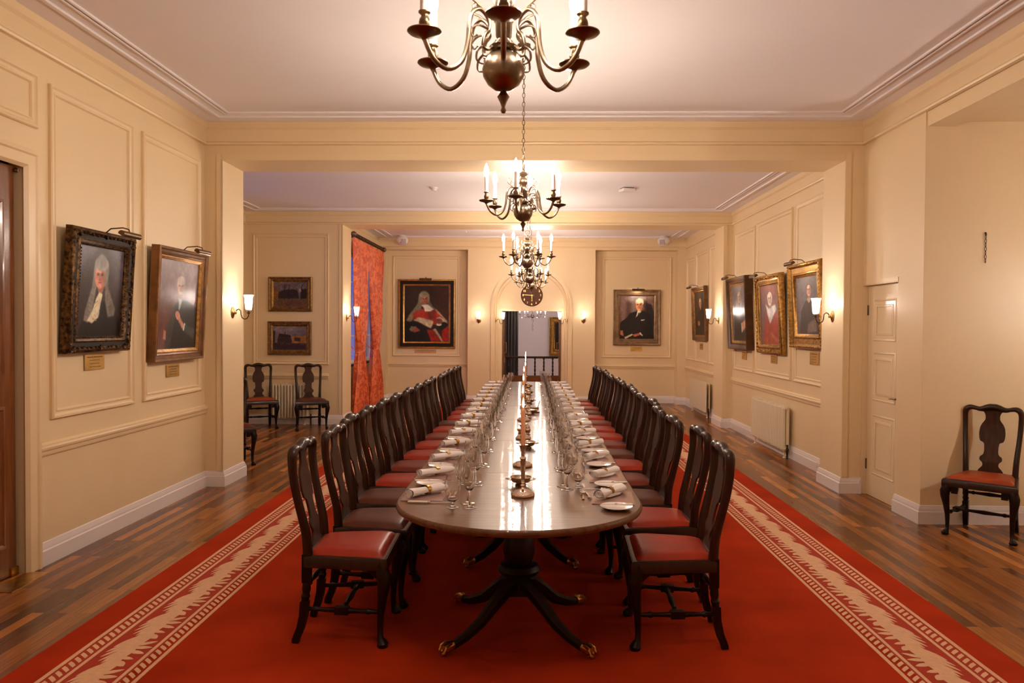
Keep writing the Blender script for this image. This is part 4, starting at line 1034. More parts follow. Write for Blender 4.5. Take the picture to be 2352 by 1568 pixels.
def pic_light(parent, w, h, z, lit):
    l = bpy.data.objects.new('picture_light', None); C.objects.link(l); l.parent = parent
    lw = min(.26, w * .3)
    MB().tube([(-.0, h / 2 - .01, z - .01), (0, h / 2 + .028, z + .03), (0, h / 2 + .040, z + .12), (0, h / 2 + .030, z + .165), (0, h / 2 + .005, z + .175)], .005, 8).build('bracket', 'darkbrass', l, smooth=60)
    mb = MB(); n = 14; vs = []
    for x in (-lw / 2, lw / 2):
        for r_ in (.024, .0215):
            for i in range(n + 1):
                a = R(-62 + 244 * i / n); vs.append((x, h / 2 - .012 + r_ * math.sin(a), z + .178 + r_ * math.cos(a)))
    m = n + 1; fs = []
    for i in range(n):
        fs += [(i, i + 1, 2 * m + i + 1, 2 * m + i), (m + i, 3 * m + i, 3 * m + i + 1, m + i + 1), (i, m + i, m + i + 1, i + 1), (2 * m + i, 2 * m + i + 1, 3 * m + i + 1, 3 * m + i)]
    fs += [(0, 2 * m, 3 * m, m), (n, m + n, 3 * m + n, 2 * m + n), tuple(range(m, 2 * m)), tuple(range(3 * m, 4 * m))]
    mb.add(vs, fs); mb.build('lamp_shade', 'darkbrass', l)
    if lit: MB().tube([(-lw * .36, h / 2 - .012, z + .176), (lw * .36, h / 2 - .012, z + .176)], .009, 8).build('lamp_tube', 'pbulb', l)
def framed(mw, w, h, style, p, label, light=None, name='portrait_painting', cat='painting'):
    r = thing(name, label, cat, mw=mw, group=None)
    fr = {'ornate': (.115, 'darkgilt'), 'plain': (.105, 'browngilt'), 'band': (.145, 'gold'), 'bronze': (.135, 'bronzegilt'), 'beaded': (.13, 'walnut'), 'carved': (.13, 'gilt'), 'wide': (.17, 'gilt'), 'land': (.085, 'oldgilt')}[style]
    fw, fm = fr; iw, ih = w - 2 * fw, h - 2 * fw
    if style in ('ornate', 'carved'):
        mb = MB().ring(w, h, [(0, 0), (0, .045), (.010, .062), (.024, .066), (.034, .052), (.050, .042), (.075, .048), (.088, .060), (fw - .012, .052), (fw, .036), (fw, 0)])
        k_ = 0
        for (sx, sy, L, horiz) in ((0, h / 2 - .035, w, True), (0, -h / 2 + .035, w, True), (-w / 2 + .035, 0, h, False), (w / 2 - .035, 0, h, False)):
            nn = int(L / .052)
            for q in range(nn):
                tpos = -L / 2 + .03 + (L - .06) * q / (nn - 1); k_ += 1
                edge = min(1, abs(tpos) / (L / 2)); sc = .013 + .010 * (edge > .72) + .008 * (edge < .12)
                X_, Y_ = (tpos, sy) if horiz else (sx, tpos)
                mb.lathe([(0, -.4), (.8, -.2), (1, .2), (.6, .8), (.25, .7), (0, 1.0)], 8, Matrix.Translation((X_ + .006 * math.sin(k_ * 2.1), Y_ + .006 * math.cos(k_ * 1.7), .050)) @ Matrix.Rotation(k_, 4, 'Z') @ Matrix.Diagonal((sc * 1.25, sc * .8, sc, 1)))
        for q in range(int((2 * iw + 2 * ih) / .022)):
            d_ = q * .022; X_, Y_ = (-iw / 2 + d_, ih / 2) if d_ < iw else ((iw / 2, ih / 2 - (d_ - iw)) if d_ < iw + ih else ((iw / 2 - (d_ - iw - ih), -ih / 2) if d_ < 2 * iw + ih else (-iw / 2, -ih / 2 + (d_ - 2 * iw - ih))))
            mb.lathe([(0, 0), (.007, .002), (.005, .008), (0, .010)], 6, Matrix.Translation((X_ * 1.012, Y_ * 1.012, .046)))
        mb.build('frame', fm, r, smooth=50)
        if style == 'ornate':
            MB().ring(w - .07, h - .07, [(.012, .048), (.012, .054), (.040, .050), (.040, .046)]).build('black_frieze', 'black', r)
    elif style == 'plain':
        MB().ring(w, h, [(0, 0), (0, .070), (.008, .078), (.022, .074), (.030, .060), (.050, .056), (.060, .062), (.070, .054), (.078, .044), (.078, 0)]).build('frame', fm, r)
        MB().ring(w - .15, h - .15, [(0, .03), (0, .048), (.008, .050), (fw - .075, .034), (fw - .075, .02)]).build('gilt_slip', 'gilt', r)
    elif style == 'band':
        MB().ring(w, h, [(0, 0), (0, .040), (.012, .058), (.030, .060), (.042, .046), (.046, .040), (.046, 0)]).build('frame', fm, r)
        MB().ring(w - .09, h - .09, [(0, .02), (0, .040), (.065, .036), (.065, .02)]).build('dark_frieze', 'black', r)
        MB().ring(w - .216, h - .216, [(0, .02), (0, .042), (.010, .050), (.022, .046), (fw - .108, .030), (fw - .108, .02)]).build('inner_gilt_slip', 'gold', r)
    elif style == 'bronze':
        MB().ring(w, h, [(0, 0), (0, .052), (.012, .062), (.030, .056), (.045, .044), (.060, .046), (.066, .038), (.105, .034), (.110, .040), (fw, .026), (fw, 0)]).build('frame', fm, r)
    elif style == 'beaded':
        mb = MB().ring(w, h, [(0, 0), (0, .105), (.012, .118), (.030, .112), (.050, .088), (.075, .080), (.085, .086), (.095, .070), (.095, 0)])
        mb.build('frame', fm, r)
        mb = MB().ring(w - .19, h - .19, [(0, .05), (0, .074), (fw - .095, .060), (fw - .095, .05)])
        mb.build('gilt_slip', 'gilt', r)
    elif style == 'wide':
        mb = MB().ring(w, h, [(0, 0), (0, .060), (.012, .085), (.030, .088), (.044, .070), (.052, .056), (.112, .052), (.118, .060), (.132, .062), (.142, .050), (fw, .036), (fw, 0)])
        for (sy, L, horiz) in ((h / 2 - .024, w, 1), (-h / 2 + .024, w, 1), (w / 2 - .024, h, 0), (-w / 2 + .024, h, 0)):
            nn = int(L / .04)
            for q in range(nn):
                tp = -L / 2 + .02 + (L - .04) * q / (nn - 1); X_, Y_ = (tp, sy) if horiz else (sy, tp)
                mb.lathe([(0, 0), (.016, .004), (.010, .010), (0, .013)], 6, Matrix.Translation((X_, Y_, .080)))
        mb.build('frame', fm, r, smooth=50)
    else:
        MB().ring(w, h, [(0, 0), (0, .035), (.010, .046), (.022, .044), (.032, .030), (.046, .028), (.054, .034), (.062, .030), (fw - .005, .018), (fw, .014), (fw, 0)]).build('frame', fm, r)
    p.mesh(iw + .004, ih + .004, {'beaded': .058, 'wide': .034}.get(style, .026 if style not in ('land', 'bronze') else .016), r)
    if light is not None: pic_light(r, w, h, {'beaded': .08}.get(style, .05), light)
    return r
def name_plate(mw, w, h, label, mat='plaque', rows=3):
    r = thing('name_plate', label, 'name plate', mw=mw, group='small name plates under the portraits')
    MB().box(-w / 2, w / 2, -h / 2, h / 2, 0, .006).build('plate', mat, r, bevel=.002)
    mb = MB(); rr = random.Random(int(w * 1e4 + h * 1e3))
    for q in range(rows):
        yy = h / 2 - h * (q + .8) / (rows + .8); x = -w * (.38 if q == 0 else .26)
        while x < w * (.36 if q == 0 else .24):
            L = rr.uniform(.006, .018); mb.box(x, min(x + L, w * .4), yy - .0022 * (1.7 if q == 0 else 1), yy + .0022 * (1.7 if q == 0 else 1), .0055, .0068); x += L + .005
    mb.build('engraved_lettering', 'engrave', r, smooth=0)

# judge in a full wig (nearest left)
p = Paint(110, 130, (50, 34, 30)); p.ell(.1, .05, .35, .2, (110, 96, 104), 1.4, .9); p.ell(.9, .1, .3, .35, (104, 88, 96), 1.3, .8); p.ell(.5, .35, .35, .3, (44, 30, 28), 1.2, .7)  # lighter purple top corners are glare put into the canvas colours
p.poly([(.05, 1), (.22, .72), (.42, .60), (.75, .60), (.95, .8), (1, 1)], (20, 14, 14), 5)
p.poly([(.36, .22), (.32, .45), (.20, .72), (.18, .82), (.28, .84), (.36, .70), (.42, .45)], (122, 104, 90), 3); p.poly([(.64, .22), (.68, .45), (.86, .68), (.84, .76), (.70, .78), (.62, .6), (.60, .4)], (112, 96, 84), 3)
p.ell(.51, .27, .165, .19, (132, 116, 102), .2); face(p, .49, .33, .115, .135, (196, 116, 88), (70, 40, 40), (0, 0, 0), whig=True); p.ell(.51, .19, .15, .075, (146, 130, 116), .3)
for q in range(9): p.line([(.22 + .012 * q, .80 - .045 * q), (.30 + .010 * q, .82 - .045 * q)], .004, (92, 76, 66), .7); p.line([(.66 + .006 * (8 - q), .75 - .042 * q), (.80 - .012 * q, .72 - .042 * q)], .004, (86, 72, 64), .7)
p.poly([(.48, .50), (.56, .52), (.52, .66), (.50, .78), (.36, .85), (.26, .82), (.36, .70), (.42, .58)], (214, 184, 146), 2)
for q in range(5): p.line([(.46 - .02 * q, .60 + .05 * q), (.38 + .02 * q, .64 + .045 * q)], .006, (160, 128, 94), .8)
p.noise(.18, 6)
framed(wallM('L', XL + .045, 5.60, 1.86, 3.6), .83, .89, 'ornate', p, 'portrait of a person in long grey judge wig, black carved frame, nearest on left wall', False)
name_plate(wallM('L', XL + .004, 5.635, 1.338), .26, .115, 'brass name plate below the wigged portrait nearest on the left wall', rows=4)
# standing man
p = Paint(100, 150, (104, 72, 66)); p.ell(.5, .2, .7, .3, (134, 106, 104), 1.2, .8); p.ell(.1, .65, .35, .3, (88, 40, 30), 1.2, .8); p.ell(.8, .12, .25, .12, (150, 126, 124), 1.2, .6)
p.poly([(.30, 1), (.30, .72), (.42, .50), (.55, .44), (.75, .45), (.98, .52), (1, .75), (1, 1)], (34, 30, 28), 4); p.poly([(.20, .85), (.30, .68), (.44, .47), (.40, .75), (.34, 1), (.22, 1)], (58, 50, 44), 4)
face(p, .55, .295, .095, .085, (176, 132, 112), (96, 62, 56), (170, 152, 140)); p.ell(.55, .22, .10, .05, (172, 146, 132), .4)
p.poly([(.50, .42), (.60, .44), (.56, .52), (.52, .58)], (176, 168, 160), 2)
p.ell(.50, .62, .07, .045, (178, 112, 90), .3, 1, 30); p.poly([(.54, .62), (.68, .73), (.64, .78), (.52, .68)], (172, 108, 86), 2); p.poly([(.68, .70), (.72, .72), (.69, .80), (.65, .79)], (196, 188, 178), 1); p.poly([(.70, .72), (.98, .78), (.95, .90), (.68, .80)], (60, 58, 54), 3)
p.poly([(.17, .78), (.23, .80), (.23, .90), (.16, .88)], (172, 104, 84), 2); p.noise(.16, 6)
framed(wallM('L', XL + .04, 6.87, 1.80, 3.2), .97, 1.0, 'plain', p, 'portrait of a standing person in dark robe, plain gilt frame, second on left wall', False)
name_plate(wallM('L', XL + .004, 6.885, 1.203), .25, .110, 'brass name plate below the standing robed portrait on the left wall', rows=4)
# two landscapes
p = Paint(110, 80, (88, 66, 62)); p.ell(.5, .1, .6, .25, (104, 80, 76), 1, .8); p.poly([(0, .7), (0, .2), (.14, .38), (.14, .7)], (108, 62, 32), 2); p.poly([(.13, .7), (.15, .42), (.3, .32), (.62, .3), (.72, .36), (.76, .7)], (40, 26, 20), 3); p.poly([(.8, .72), (.82, .3), (1, .28), (1, .72)], (30, 20, 16), 2)
p.ell(.79, .35, .05, .07, (150, 118, 108), .6, .9); p.poly([(0, .68), (1, .68), (1, 1), (0, 1)], (92, 54, 36), 2); p.poly([(0, .68), (.35, .7), (0, .85)], (82, 66, 22), 3, .9); p.poly([(1, .7), (.75, .7), (1, .85)], (70, 62, 26), 3, .9)
for x0 in (.33, .46, .84):
    p.line([(x0, .72), (x0 - .01, .35), (x0 + .01, .1)], .009, (28, 18, 14))
    for q in range(6): p.line([(x0, .45 - .05 * q), (x0 + (.16 - .018 * q) * (1 if q % 2 else -1), .25 - .04 * q), (x0 + (.22 - .02 * q) * (1 if q % 2 else -1), .08)], .004, (34, 22, 18), .9)
p.noise(.25, 9)
framed(wallM('B', -3.94, D2, 2.13), .715, .565, 'land', p, 'landscape painting of bare trees along a path, upper of the two in left recess', name='landscape_painting')
p = Paint(110, 80, (104, 82, 84)); p.ell(.4, .1, .5, .2, (122, 98, 100), 1, .8); p.poly([(0, 1), (0, .18), (.07, .2), (.05, .7), (0, .7)], (44, 24, 18), 1); p.poly([(.12, .70), (.14, .5), (.18, .32), (.5, .38), (.56, .55), (.58, .72)], (54, 32, 24), 1); p.poly([(.17, .44), (.18, .30), (.52, .37), (.54, .46)], (40, 22, 16), 1); p.line([(.36, .38), (.36, .22)], .012, (44, 26, 20))
p.poly([(.56, .7), (.57, .44), (.68, .40), (.85, .42), (1, .36), (1, .72)], (138, 84, 34), 1); p.poly([(.64, .62), (.64, .48), (.82, .48), (.82, .64)], (62, 36, 20), 2); p.poly([(0, .70), (1, .72), (1, 1), (0, 1)], (54, 32, 30), 2); p.line([(.0, .74), (1, .76)], .004, (110, 84, 74), .7)
for x0 in (.2, .34, .36): p.line([(x0, .70), (x0, .76)], .008, (20, 14, 12))
p.noise(.2, 9)
framed(wallM('B', -3.951, D2, 1.41), .715, .55, 'land', p, 'landscape painting of a chapel and houses, lower of the two in left recess', name='landscape_painting')
# judge in red robe
p = Paint(100, 120, (34, 18, 12)); p.ell(.15, .15, .25, .3, (52, 36, 26), 1.2, .6); p.ell(.85, .3, .3, .5, (54, 22, 12), 1.2, .7)
p.poly([(.04, .62), (.10, .52), (.24, .38), (.34, .36), (.40, .45), (.22, .56), (.14, .66)], (124, 96, 62), 2)
p.poly([(.20, .62), (.19, .50), (.30, .42), (.68, .42), (.84, .52), (.90, .62), (.82, .68), (.60, .70), (.40, .66)], (150, 34, 18), 2); p.ell(.62, .50, .10, .10, (88, 24, 14), .8, .7)
p.poly([(.66, .40), (.72, .42), (.96, .62), (.98, .68), (.88, .60)], (150, 118, 82), 2)
p.poly([(.20, .62), (.30, .56), (.44, .58), (.62, .62), (.66, .64), (.60, .76), (.44, .70), (.30, .64)], (182, 150, 106), 2); p.poly([(.71, .58), (.80, .55), (.92, .62), (.94, .66), (.80, .62)], (186, 158, 120), 2)
p.poly([(0, .64), (.2, .64), (.36, .68), (.62, .80), (.66, .98), (.2, 1), (0, 1)], (14, 10, 8), 3); p.poly([(.12, .78), (.24, .72), (.36, .80), (.22, .84)], (132, 56, 34), 2); p.poly([(.10, .78), (.16, .72), (.26, .74), (.16, .82)], (116, 94, 66), 2)
p.poly([(.50, .79), (.66, .78), (.84, 1), (.60, 1)], (128, 20, 10), 2); p.poly([(.84, .72), (1, .70), (1, 1), (.84, 1)], (146, 18, 8), 2); p.poly([(.64, .78), (.70, .76), (.80, .88), (.88, 1), (.84, 1), (.74, .88)], (150, 124, 88), 1); p.poly([(.72, .70), (.90, .64), (1, .70), (.84, .80)], (12, 10, 8), 2)
p.ell(.78, .69, .06, .025, (206, 184, 150), .4); p.ell(.78, .63, .08, .05, (112, 50, 34), .5)
p.poly([(.32, .20), (.30, .30), (.22, .42), (.34, .46), (.40, .34)], (104, 86, 60), 3); p.poly([(.54, .18), (.58, .30), (.70, .42), (.60, .42), (.52, .32)], (96, 78, 54), 3); p.ell(.44, .215, .125, .125, (112, 94, 68), .25)
face(p, .455, .245, .072, .082, (150, 78, 52), (60, 26, 20), (0, 0, 0), whig=True); p.ell(.44, .16, .11, .045, (124, 104, 76), .3)
p.poly([(.37, .34), (.52, .33), (.66, .42), (.58, .46), (.46, .46), (.44, .40)], (206, 184, 152), 2); p.noise(.2, 8)
framed(wallM('B', -2.24, D4, 1.885), 1.238, 1.484, 'band', p, 'large portrait of a seated person in red judge robes, left of the arch', False)
name_plate(wallM('B', -2.27, D4 + -.001, 1.068), .47, .10, 'long pale wooden name plate under the red robed portrait', 'plaquewood', 2)
# dark suit
p = Paint(100, 120, (104, 72, 60))
for x0, c in ((.1, (128, 90, 76)), (.25, (78, 50, 42)), (.4, (130, 98, 88)), (.62, (112, 84, 76)), (.75, (60, 34, 26)), (.92, (122, 84, 68))): p.poly([(x0 - .05, 0), (x0 + .05, 0), (x0 + .07, .7), (x0 - .03, .7)], c, 5, .8)
p.poly([(.75, 0.15), (.92, .2), (1, .4), (1, .7), (.8, .7)], (34, 20, 16), 5, .9); p.ell(.5, .04, .3, .10, (176, 150, 140), 1.2, .7)
p.poly([(0, 1), (.02, .62), (.22, .50), (.30, .40), (.50, .35), (.70, .34), (.86, .40), (.96, .62), (1, 1)], (26, 17, 13), 3); p.ell(.45, .7, .25, .2, (42, 28, 20), 1.2, .5)
p.ell(.575, .145, .115, .09, (228, 196, 150), .15); face(p, .565, .225, .10, .125, (214, 132, 88), (80, 40, 26), (0, 0, 0), whig=True); p.ell(.575, .115, .105, .050, (236, 208, 164), .3)
p.poly([(.52, .34), (.62, .35), (.55, .43), (.47, .50), (.50, .42)], (218, 196, 164), 1); p.poly([(.55, .38), (.58, .39), (.54, .46), (.52, .44)], (60, 44, 34), 1); p.poly([(.62, .55), (.73, .545), (.72, .56), (.63, .575)], (226, 200, 168), 1)
p.poly([(.02, .80), (.10, .80), (.13, .94), (.03, .90)], (180, 96, 54), 2); p.poly([(.38, .90), (.60, .85), (.62, .90), (.44, .95)], (184, 92, 50), 2); p.poly([(.14, .96), (.36, .88), (.40, .90), (.18, 1)], (190, 158, 118), 1); p.poly([(.60, .84), (.68, .92), (.66, .93), (.58, .86)], (222, 200, 170), 1); p.noise(.16, 8)
framed(wallM('B', 2.266, D4, 1.83), 1.005, 1.187, 'bronze', p, 'portrait of a white haired person in dark suit, bronze frame, right of the arch', True)
name_plate(wallM('B', 2.263, D4 - .001, 1.158), .25, .11, 'brass name plate under the dark suited portrait', rows=2)
# right wall, second bay: dark beaded
p = Paint(80, 110, (96, 78, 74)); p.poly([(.1, 1), (.15, .55), (.4, .36), (.7, .36), (.95, .6), (1, 1)], (38, 28, 24), 4); p.ell(.5, .42, .25, .18, (170, 158, 160), 1.2, .8); face(p, .52, .22, .10, .10, (168, 122, 98), (90, 60, 50), (150, 138, 124)); p.poly([(.60, .68), (.9, .62), (.98, .74), (.7, .82)], (178, 112, 84), 3); p.poly([(.62, .68), (.68, .68), (.68, .84), (.63, .84)], (210, 190, 170), 2); p.noise(.16, 7)
framed(wallM('R', XR - .03, 11.75, 1.845, 2.6), 1.06, 1.10, 'beaded', p, 'dark walnut framed robed portrait, left of two gilt frames on right wall', True)
name_plate(wallM('R', XR - .004, 11.74, 1.205), .26, .13, 'brass name plate under the dark walnut framed portrait', rows=3)
p = Paint(80, 110, (120, 72, 66)); p.ell(.2, .6, .3, .5, (100, 72, 70), 1, .7); p.poly([(.15, 1), (.2, .7), (.35, .45), (.75, .40), (1, .6), (1, 1)], (146, 52, 34), 4); p.poly([(.30, .32), (.45, .40), (.78, .34), (.84, .42), (.5, .66), (.40, .52)], (206, 186, 176), 3); face(p, .52, .25, .11, .11, (204, 160, 136), (120, 80, 66), (214, 196, 184)); p.poly([(.5, .78), (.9, .92), (.85, .97), (.55, .86)], (170, 100, 74), 3, .8); p.noise(.14, 7)
framed(wallM('R', XR - .03, 10.36, 1.805, 2.6), 1.10, 1.06, 'carved', p, 'carved gilt framed portrait of a bearded person in red robe, middle on right wall', True)
name_plate(wallM('R', XR - .004, 10.32, 1.205), .26, .115, 'brass name plate under the carved gilt frame on the right wall', rows=3)
p = Paint(80, 110, (92, 74, 72)); p.ell(.3, .3, .4, .4, (104, 88, 88), 1, .8); p.poly([(.1, 1), (.2, .6), (.4, .42), (.75, .42), (.9, .6), (1, 1)], (58, 44, 40), 4); face(p, .58, .24, .10, .10, (190, 134, 112), (90, 60, 54), (60, 40, 34)); p.poly([(.48, .38), (.62, .36), (.66, .42), (.55, .46)], (176, 140, 120), 2); p.poly([(.5, .82), (.85, .72), (.9, .95), (.45, .98)], (120, 92, 80), 4, .8); p.noise(.14, 7)
framed(wallM('R', XR - .03, 8.94, 1.885, 2.6), 1.04, 1.0, 'wide', p, 'wide flat gilt framed portrait partly hidden behind the nearest right pier', True)
name_plate(wallM('R', XR - .004, 8.86, 1.275), .28, .15, 'dark bronze name plate under the wide gilt frame', 'plaque', 4)
p = Paint(70, 100, (44, 34, 28)); p.poly([(.1, 1), (.2, .5), (.5, .36), (.8, .4), (1, .6), (1, 1)], (24, 18, 16), 3); face(p, .52, .26, .10, .11, (178, 112, 70), (70, 40, 30), (120, 96, 72)); p.ell(.35, .72, .12, .06, (160, 98, 64), .4); p.noise(.15, 7)
framed(wallM('R', XR - .02, 14.62, 1.885, 2.2), 1.10, 1.02, 'plain', p, 'walnut framed portrait in the furthest bay of the right wall', True)
name_plate(wallM('R', XR - .004, 14.68, 1.262), .24, .12, 'brass name plate in the furthest bay of the right wall', rows=2)
p = Paint(50, 70, (20, 12, 10)); p.ell(.5, .3, .15, .12, (120, 70, 44), .5); p.noise(.2, 6)
framed(wallM('B', .98, 21.98, 1.35), .90, 1.10, 'wide', p, 'gilt framed dark portrait glimpsed beyond the arch')

# ---------------------------------------------------------------- clock
r = thing('wall_clock', 'round dark wooden clock with gold numerals under the arch', 'clock', mw=wallM('B', .018, D4, 2.292))
MB().lathe([(0, 0), (.232, 0), (.236, .010), (.232, .022), (.220, .026), (.214, .020), (0, .020)], 64).build('dial', 'clockface', r, smooth=40)
def text_obj(s_, size, x, y, z, mat, parent, name):
    cu = bpy.data.curves.new('txt', 'FONT'); cu.body = s_; cu.size = size; cu.align_x = 'CENTER'; cu.align_y = 'CENTER'; cu.extrude = .002
    to = bpy.data.objects.new('txt', cu); C.objects.link(to); bpy.context.view_layer.update()
    me = bpy.data.meshes.new_from_object(to.evaluated_get(bpy.context.evaluated_depsgraph_get())); bpy.data.objects.remove(to)
    me.materials.clear(); me.materials.append(M[mat]); o = bpy.data.objects.new(name, me); C.objects.link(o); o.parent = parent; o.location = (x, y, z); return o
for k in range(1, 13):
    a = R(90 - 30 * k); text_obj(str(k), .062, .186 * math.cos(a), .186 * math.sin(a), .022, 'gold', r, 'numeral')
def hand(L, w, ang, name, ringr=0):
    mb = MB(); mb.prism([(-.02, -w), (L, -w * .4), (L, w * .4), (-.02, w)], .024, .027)
    if ringr: mb.tube([(L + ringr * math.cos(q * PI / 6), ringr * math.sin(q * PI / 6), .0255) for q in range(12)], .004, 6, closed=True)
    mb.build(name, 'gold', r).rotation_euler = (0, 0, R(ang))
hand(.20, .0045, 176, 'minute_hand'); hand(.115, .006, -88, 'hour_hand', .012)
mb = MB(); mb.tube([(.050 + .018 * math.cos(a), .018 * math.sin(a), .025) for a in [R(60 + 240 * q / 10) for q in range(11)]], [.001, .003, .005, .006, .007, .0075, .007, .006, .005, .003, .001], 6); mb.build('crescent', 'gold', r)

# ---------------------------------------------------------------- curtain, pole and tie backs
pole = thing('curtain_pole', 'dark bronze curtain pole with ball ends and rings at left window', 'curtain pole', loc=(-3.05, 14.46, 3.195))
MB().tube([(0, -1.30, 0), (0, 1.30, 0)], .022, 12).build('pole', 'darkbrass', pole)
for s in (-1, 1):
    MB().lathe([(0, -.055), (.03, -.045), (.05, -.015), (.05, .012), (.032, .04), (.022, .05), (.028, .058), (.022, .064), (0, .064)], 18, Matrix.Translation((0, s * 1.35, 0)) @ Matrix.Rotation(s * PI / 2, 4, 'X')).build('finial', 'brass', pole, smooth=50)
    MB().tube([(-.20, s * 1.26, -.03), (-.1, s * 1.26, -.06), (0, s * 1.26, -.024)], .008, 8).build('bracket', 'darkbrass', pole)
rm = MB().tube([(.030 * math.cos(a), 0, .030 * math.sin(a)) for a in [2 * PI * q / 14 for q in range(14)]], .0055, 6, closed=True)
rp = rm.build('curtain_ring', 'darkbrass', pole); rp.location = (0, -1.2, -.004)
for k in range(1, 30):
    c = rp.copy(); C.objects.link(c); c.parent = pole; c.location = (0, -1.2 + 2.4 * k / 29, -.004)
def curtain(y0, y1, yt, label):
    mb = MB(); nu, nv = 110, 60; vs = []; top, bot, tie = 3.135, .02, 1.17
    for j in range(nv + 1):
        z = top + (bot - top) * j / nv
        q = (z - tie) / (top - tie) if z > tie else (tie - z) / (tie - bot)
        q = max(0, min(1, q))
        if z > tie: f = .36 + .64 * (q ** .65)
        else: f = .36 + .58 * min(1, q * 1.3) ** .7
        w = (y1 - y0) * f; c = yt + ((y0 + y1) / 2 - yt) * (q ** .9 if z > tie else q * .9)
        for i in range(nu + 1):
            u = i / nu; ph = u * PI * 2 * 7
            amp = (.034 + .016 * (1 - q)) if z > tie else .046
            if j < 3: amp = .022
            x = amp * math.sin(ph + .6 * math.sin(z * 1.7)) + .008 * math.sin(ph * 2.3 + z * 3)
            vs.append((x, c - w / 2 + w * u + .006 * math.sin(ph * 1.1 + z), z))
    fs = [(j * (nu + 1) + i, j * (nu + 1) + i + 1, (j + 1) * (nu + 1) + i + 1, (j + 1) * (nu + 1) + i) for j in range(nv) for i in range(nu)]
    mb.add(vs, fs); mb.add([(v[0] - .006, v[1], v[2]) for v in vs], [f[::-1] for f in fs])
    r_ = thing('window_curtain', label, 'curtain', loc=(-3.05, 0, 0)); mb.build('cloth', 'damask', r_, smooth=80, recalc=False)
    w = (y1 - y0) * .20; pts = [(.055 * math.cos(a), yt + w * math.sin(a), tie + .03 * math.sin(a)) for a in [2 * PI * q / 24 for q in range(24)]]
    tb = MB().tube(pts, .011, 8, closed=True); tb.tube([(-.03, yt - w * .9, tie), (-.10, yt - w * 1.5, tie + .10), (-.19, yt - w * 1.8, tie + .12)], .009, 6); tb.build('tie_back', 'damask', r_, smooth=60)
    return r_
curtain(13.09, 14.34, 13.66, 'orange damask curtain panel tied back at the near side of window')
curtain(14.40, 15.80, 14.98, 'orange damask curtain panel tied back at the far side of window')

# ---------------------------------------------------------------- radiators
def column_radiator(mw, W, Hh, n, label, d=.09, flat=False):
    r_ = thing('radiator', label, 'radiator', mw=mw); mb = MB(); z0 = .095
    if flat:
        mb.box(-W / 2, W / 2, z0, Hh, d - .02, d); mb.box(-W / 2, W / 2, z0, Hh, .01, .03)
        mb.build('panel', 'rad', r_, bevel=.006)
    else:
        for k in range(n):
            x = -W / 2 + W * (k + .5) / n; rr = W / n * .38
            for zz in (d * .25, d * .8): mb.tube([(x, z0 + .02, zz), (x, Hh - .02, zz)], rr, 8)
            mb.tube([(x, z0 + .02, d * .25), (x, z0 + .02, d * .8)], rr * 1.25, 8); mb.tube([(x, Hh - .02, d * .25), (x, Hh - .02, d * .8)], rr * 1.25, 8)
        mb.tube([(-W / 2, z0 + .025, d * .5), (W / 2, z0 + .025, d * .5)], .016, 8); mb.tube([(-W / 2, Hh - .025, d * .5), (W / 2, Hh - .025, d * .5)], .016, 8)
        mb.build('columns', 'rad', r_, smooth=60)
    for s in (-1, 1):
        MB().lathe([(0, 0), (.022, 0), (.016, .010), (.008, .02), (.008, .10), (0, .10)], 12, Matrix.Translation((s * (W / 2 - .07), 0, d * .5)) @ Matrix.Rotation(-PI / 2, 4, 'X')).build('foot', 'rad', r_)
    MB().lathe([(.012, .0), (.012, .09), (.018, .095), (.018, .13), (.012, .14), (.014, .175), (0, .18)], 12, Matrix.Translation((W / 2 + .035, 0, d * .5)) @ Matrix.Rotation(-PI / 2, 4, 'X')).build('valve', 'darkmetal', r_)
column_radiator(wallM('B', -3.92, D2 - .03, 0), .60, .665, 12, 'cream column radiator between the two chairs in left recess')
column_radiator(wallM('R', XR - .035, 10.25, 0), 1.38, .645, 22, 'long ribbed cream radiator under the gilt frames on right wall')
column_radiator(wallM('R', XR - .035, 14.45, 0), 1.38, .625, 1, 'flat cream panel radiator in the furthest right bay', flat=True)
column_radiator(wallM('L', XL + .03, 14.7, 0), 1.7, .62, 1, 'flat cream panel radiator below the curtained window', flat=True)

# ---------------------------------------------------------------- small fittings
for s, lab in ((-1, 'white ball loudspeaker on the ceiling left of the arch'), (1, 'white ball loudspeaker on the ceiling right of the arch')):
    r_ = thing('loudspeaker', lab, 'loudspeaker', loc=(s * 2.68 + .02, 15.72, Z2), group='ceiling loudspeakers')
    MB().lathe([(.0, 0), (.07, 0), (.07, -.012), (.10, -.03), (.125, -.07), (.130, -.11), (.110, -.155), (.07, -.19), (0, -.20)], 28).build('shell', 'plastic', r_, smooth=60)
    MB().prism([(-.055, -.055), (.055, -.055), (.048, .045), (-.048, .045)], .078, .128, mat=Matrix.Translation((0, 0, -.105)) @ Matrix.Rotation(R(-s * 25), 4, 'Z') @ Matrix.Rotation(R(100), 4, 'X')).build('grille', 'grille', r_, bevel=.006)
o = MB().lathe([(0, 0), (.052, 0), (.052, -.018), (.036, -.022), (.034, -.038), (.024, -.048), (0, -.050)], 24, Matrix.Translation((-1.307, 10.27, Z2))).build('smoke_detector', 'plastic', smooth=50); tag(o, 'white smoke detector on the middle ceiling bay', 'smoke detector')
r_ = thing('emergency_light', 'white box shaped emergency light on the middle ceiling bay', 'light', loc=(1.275, 10.31, Z2), rz=R(18))
MB().box(-.085, .085, -.085, .085, -.050, -.010).build('housing', 'plastic', r_, bevel=.006); MB().box(-.07, .07, -.07, .07, -.012, 0).build('mounting', 'darkmetal', r_)
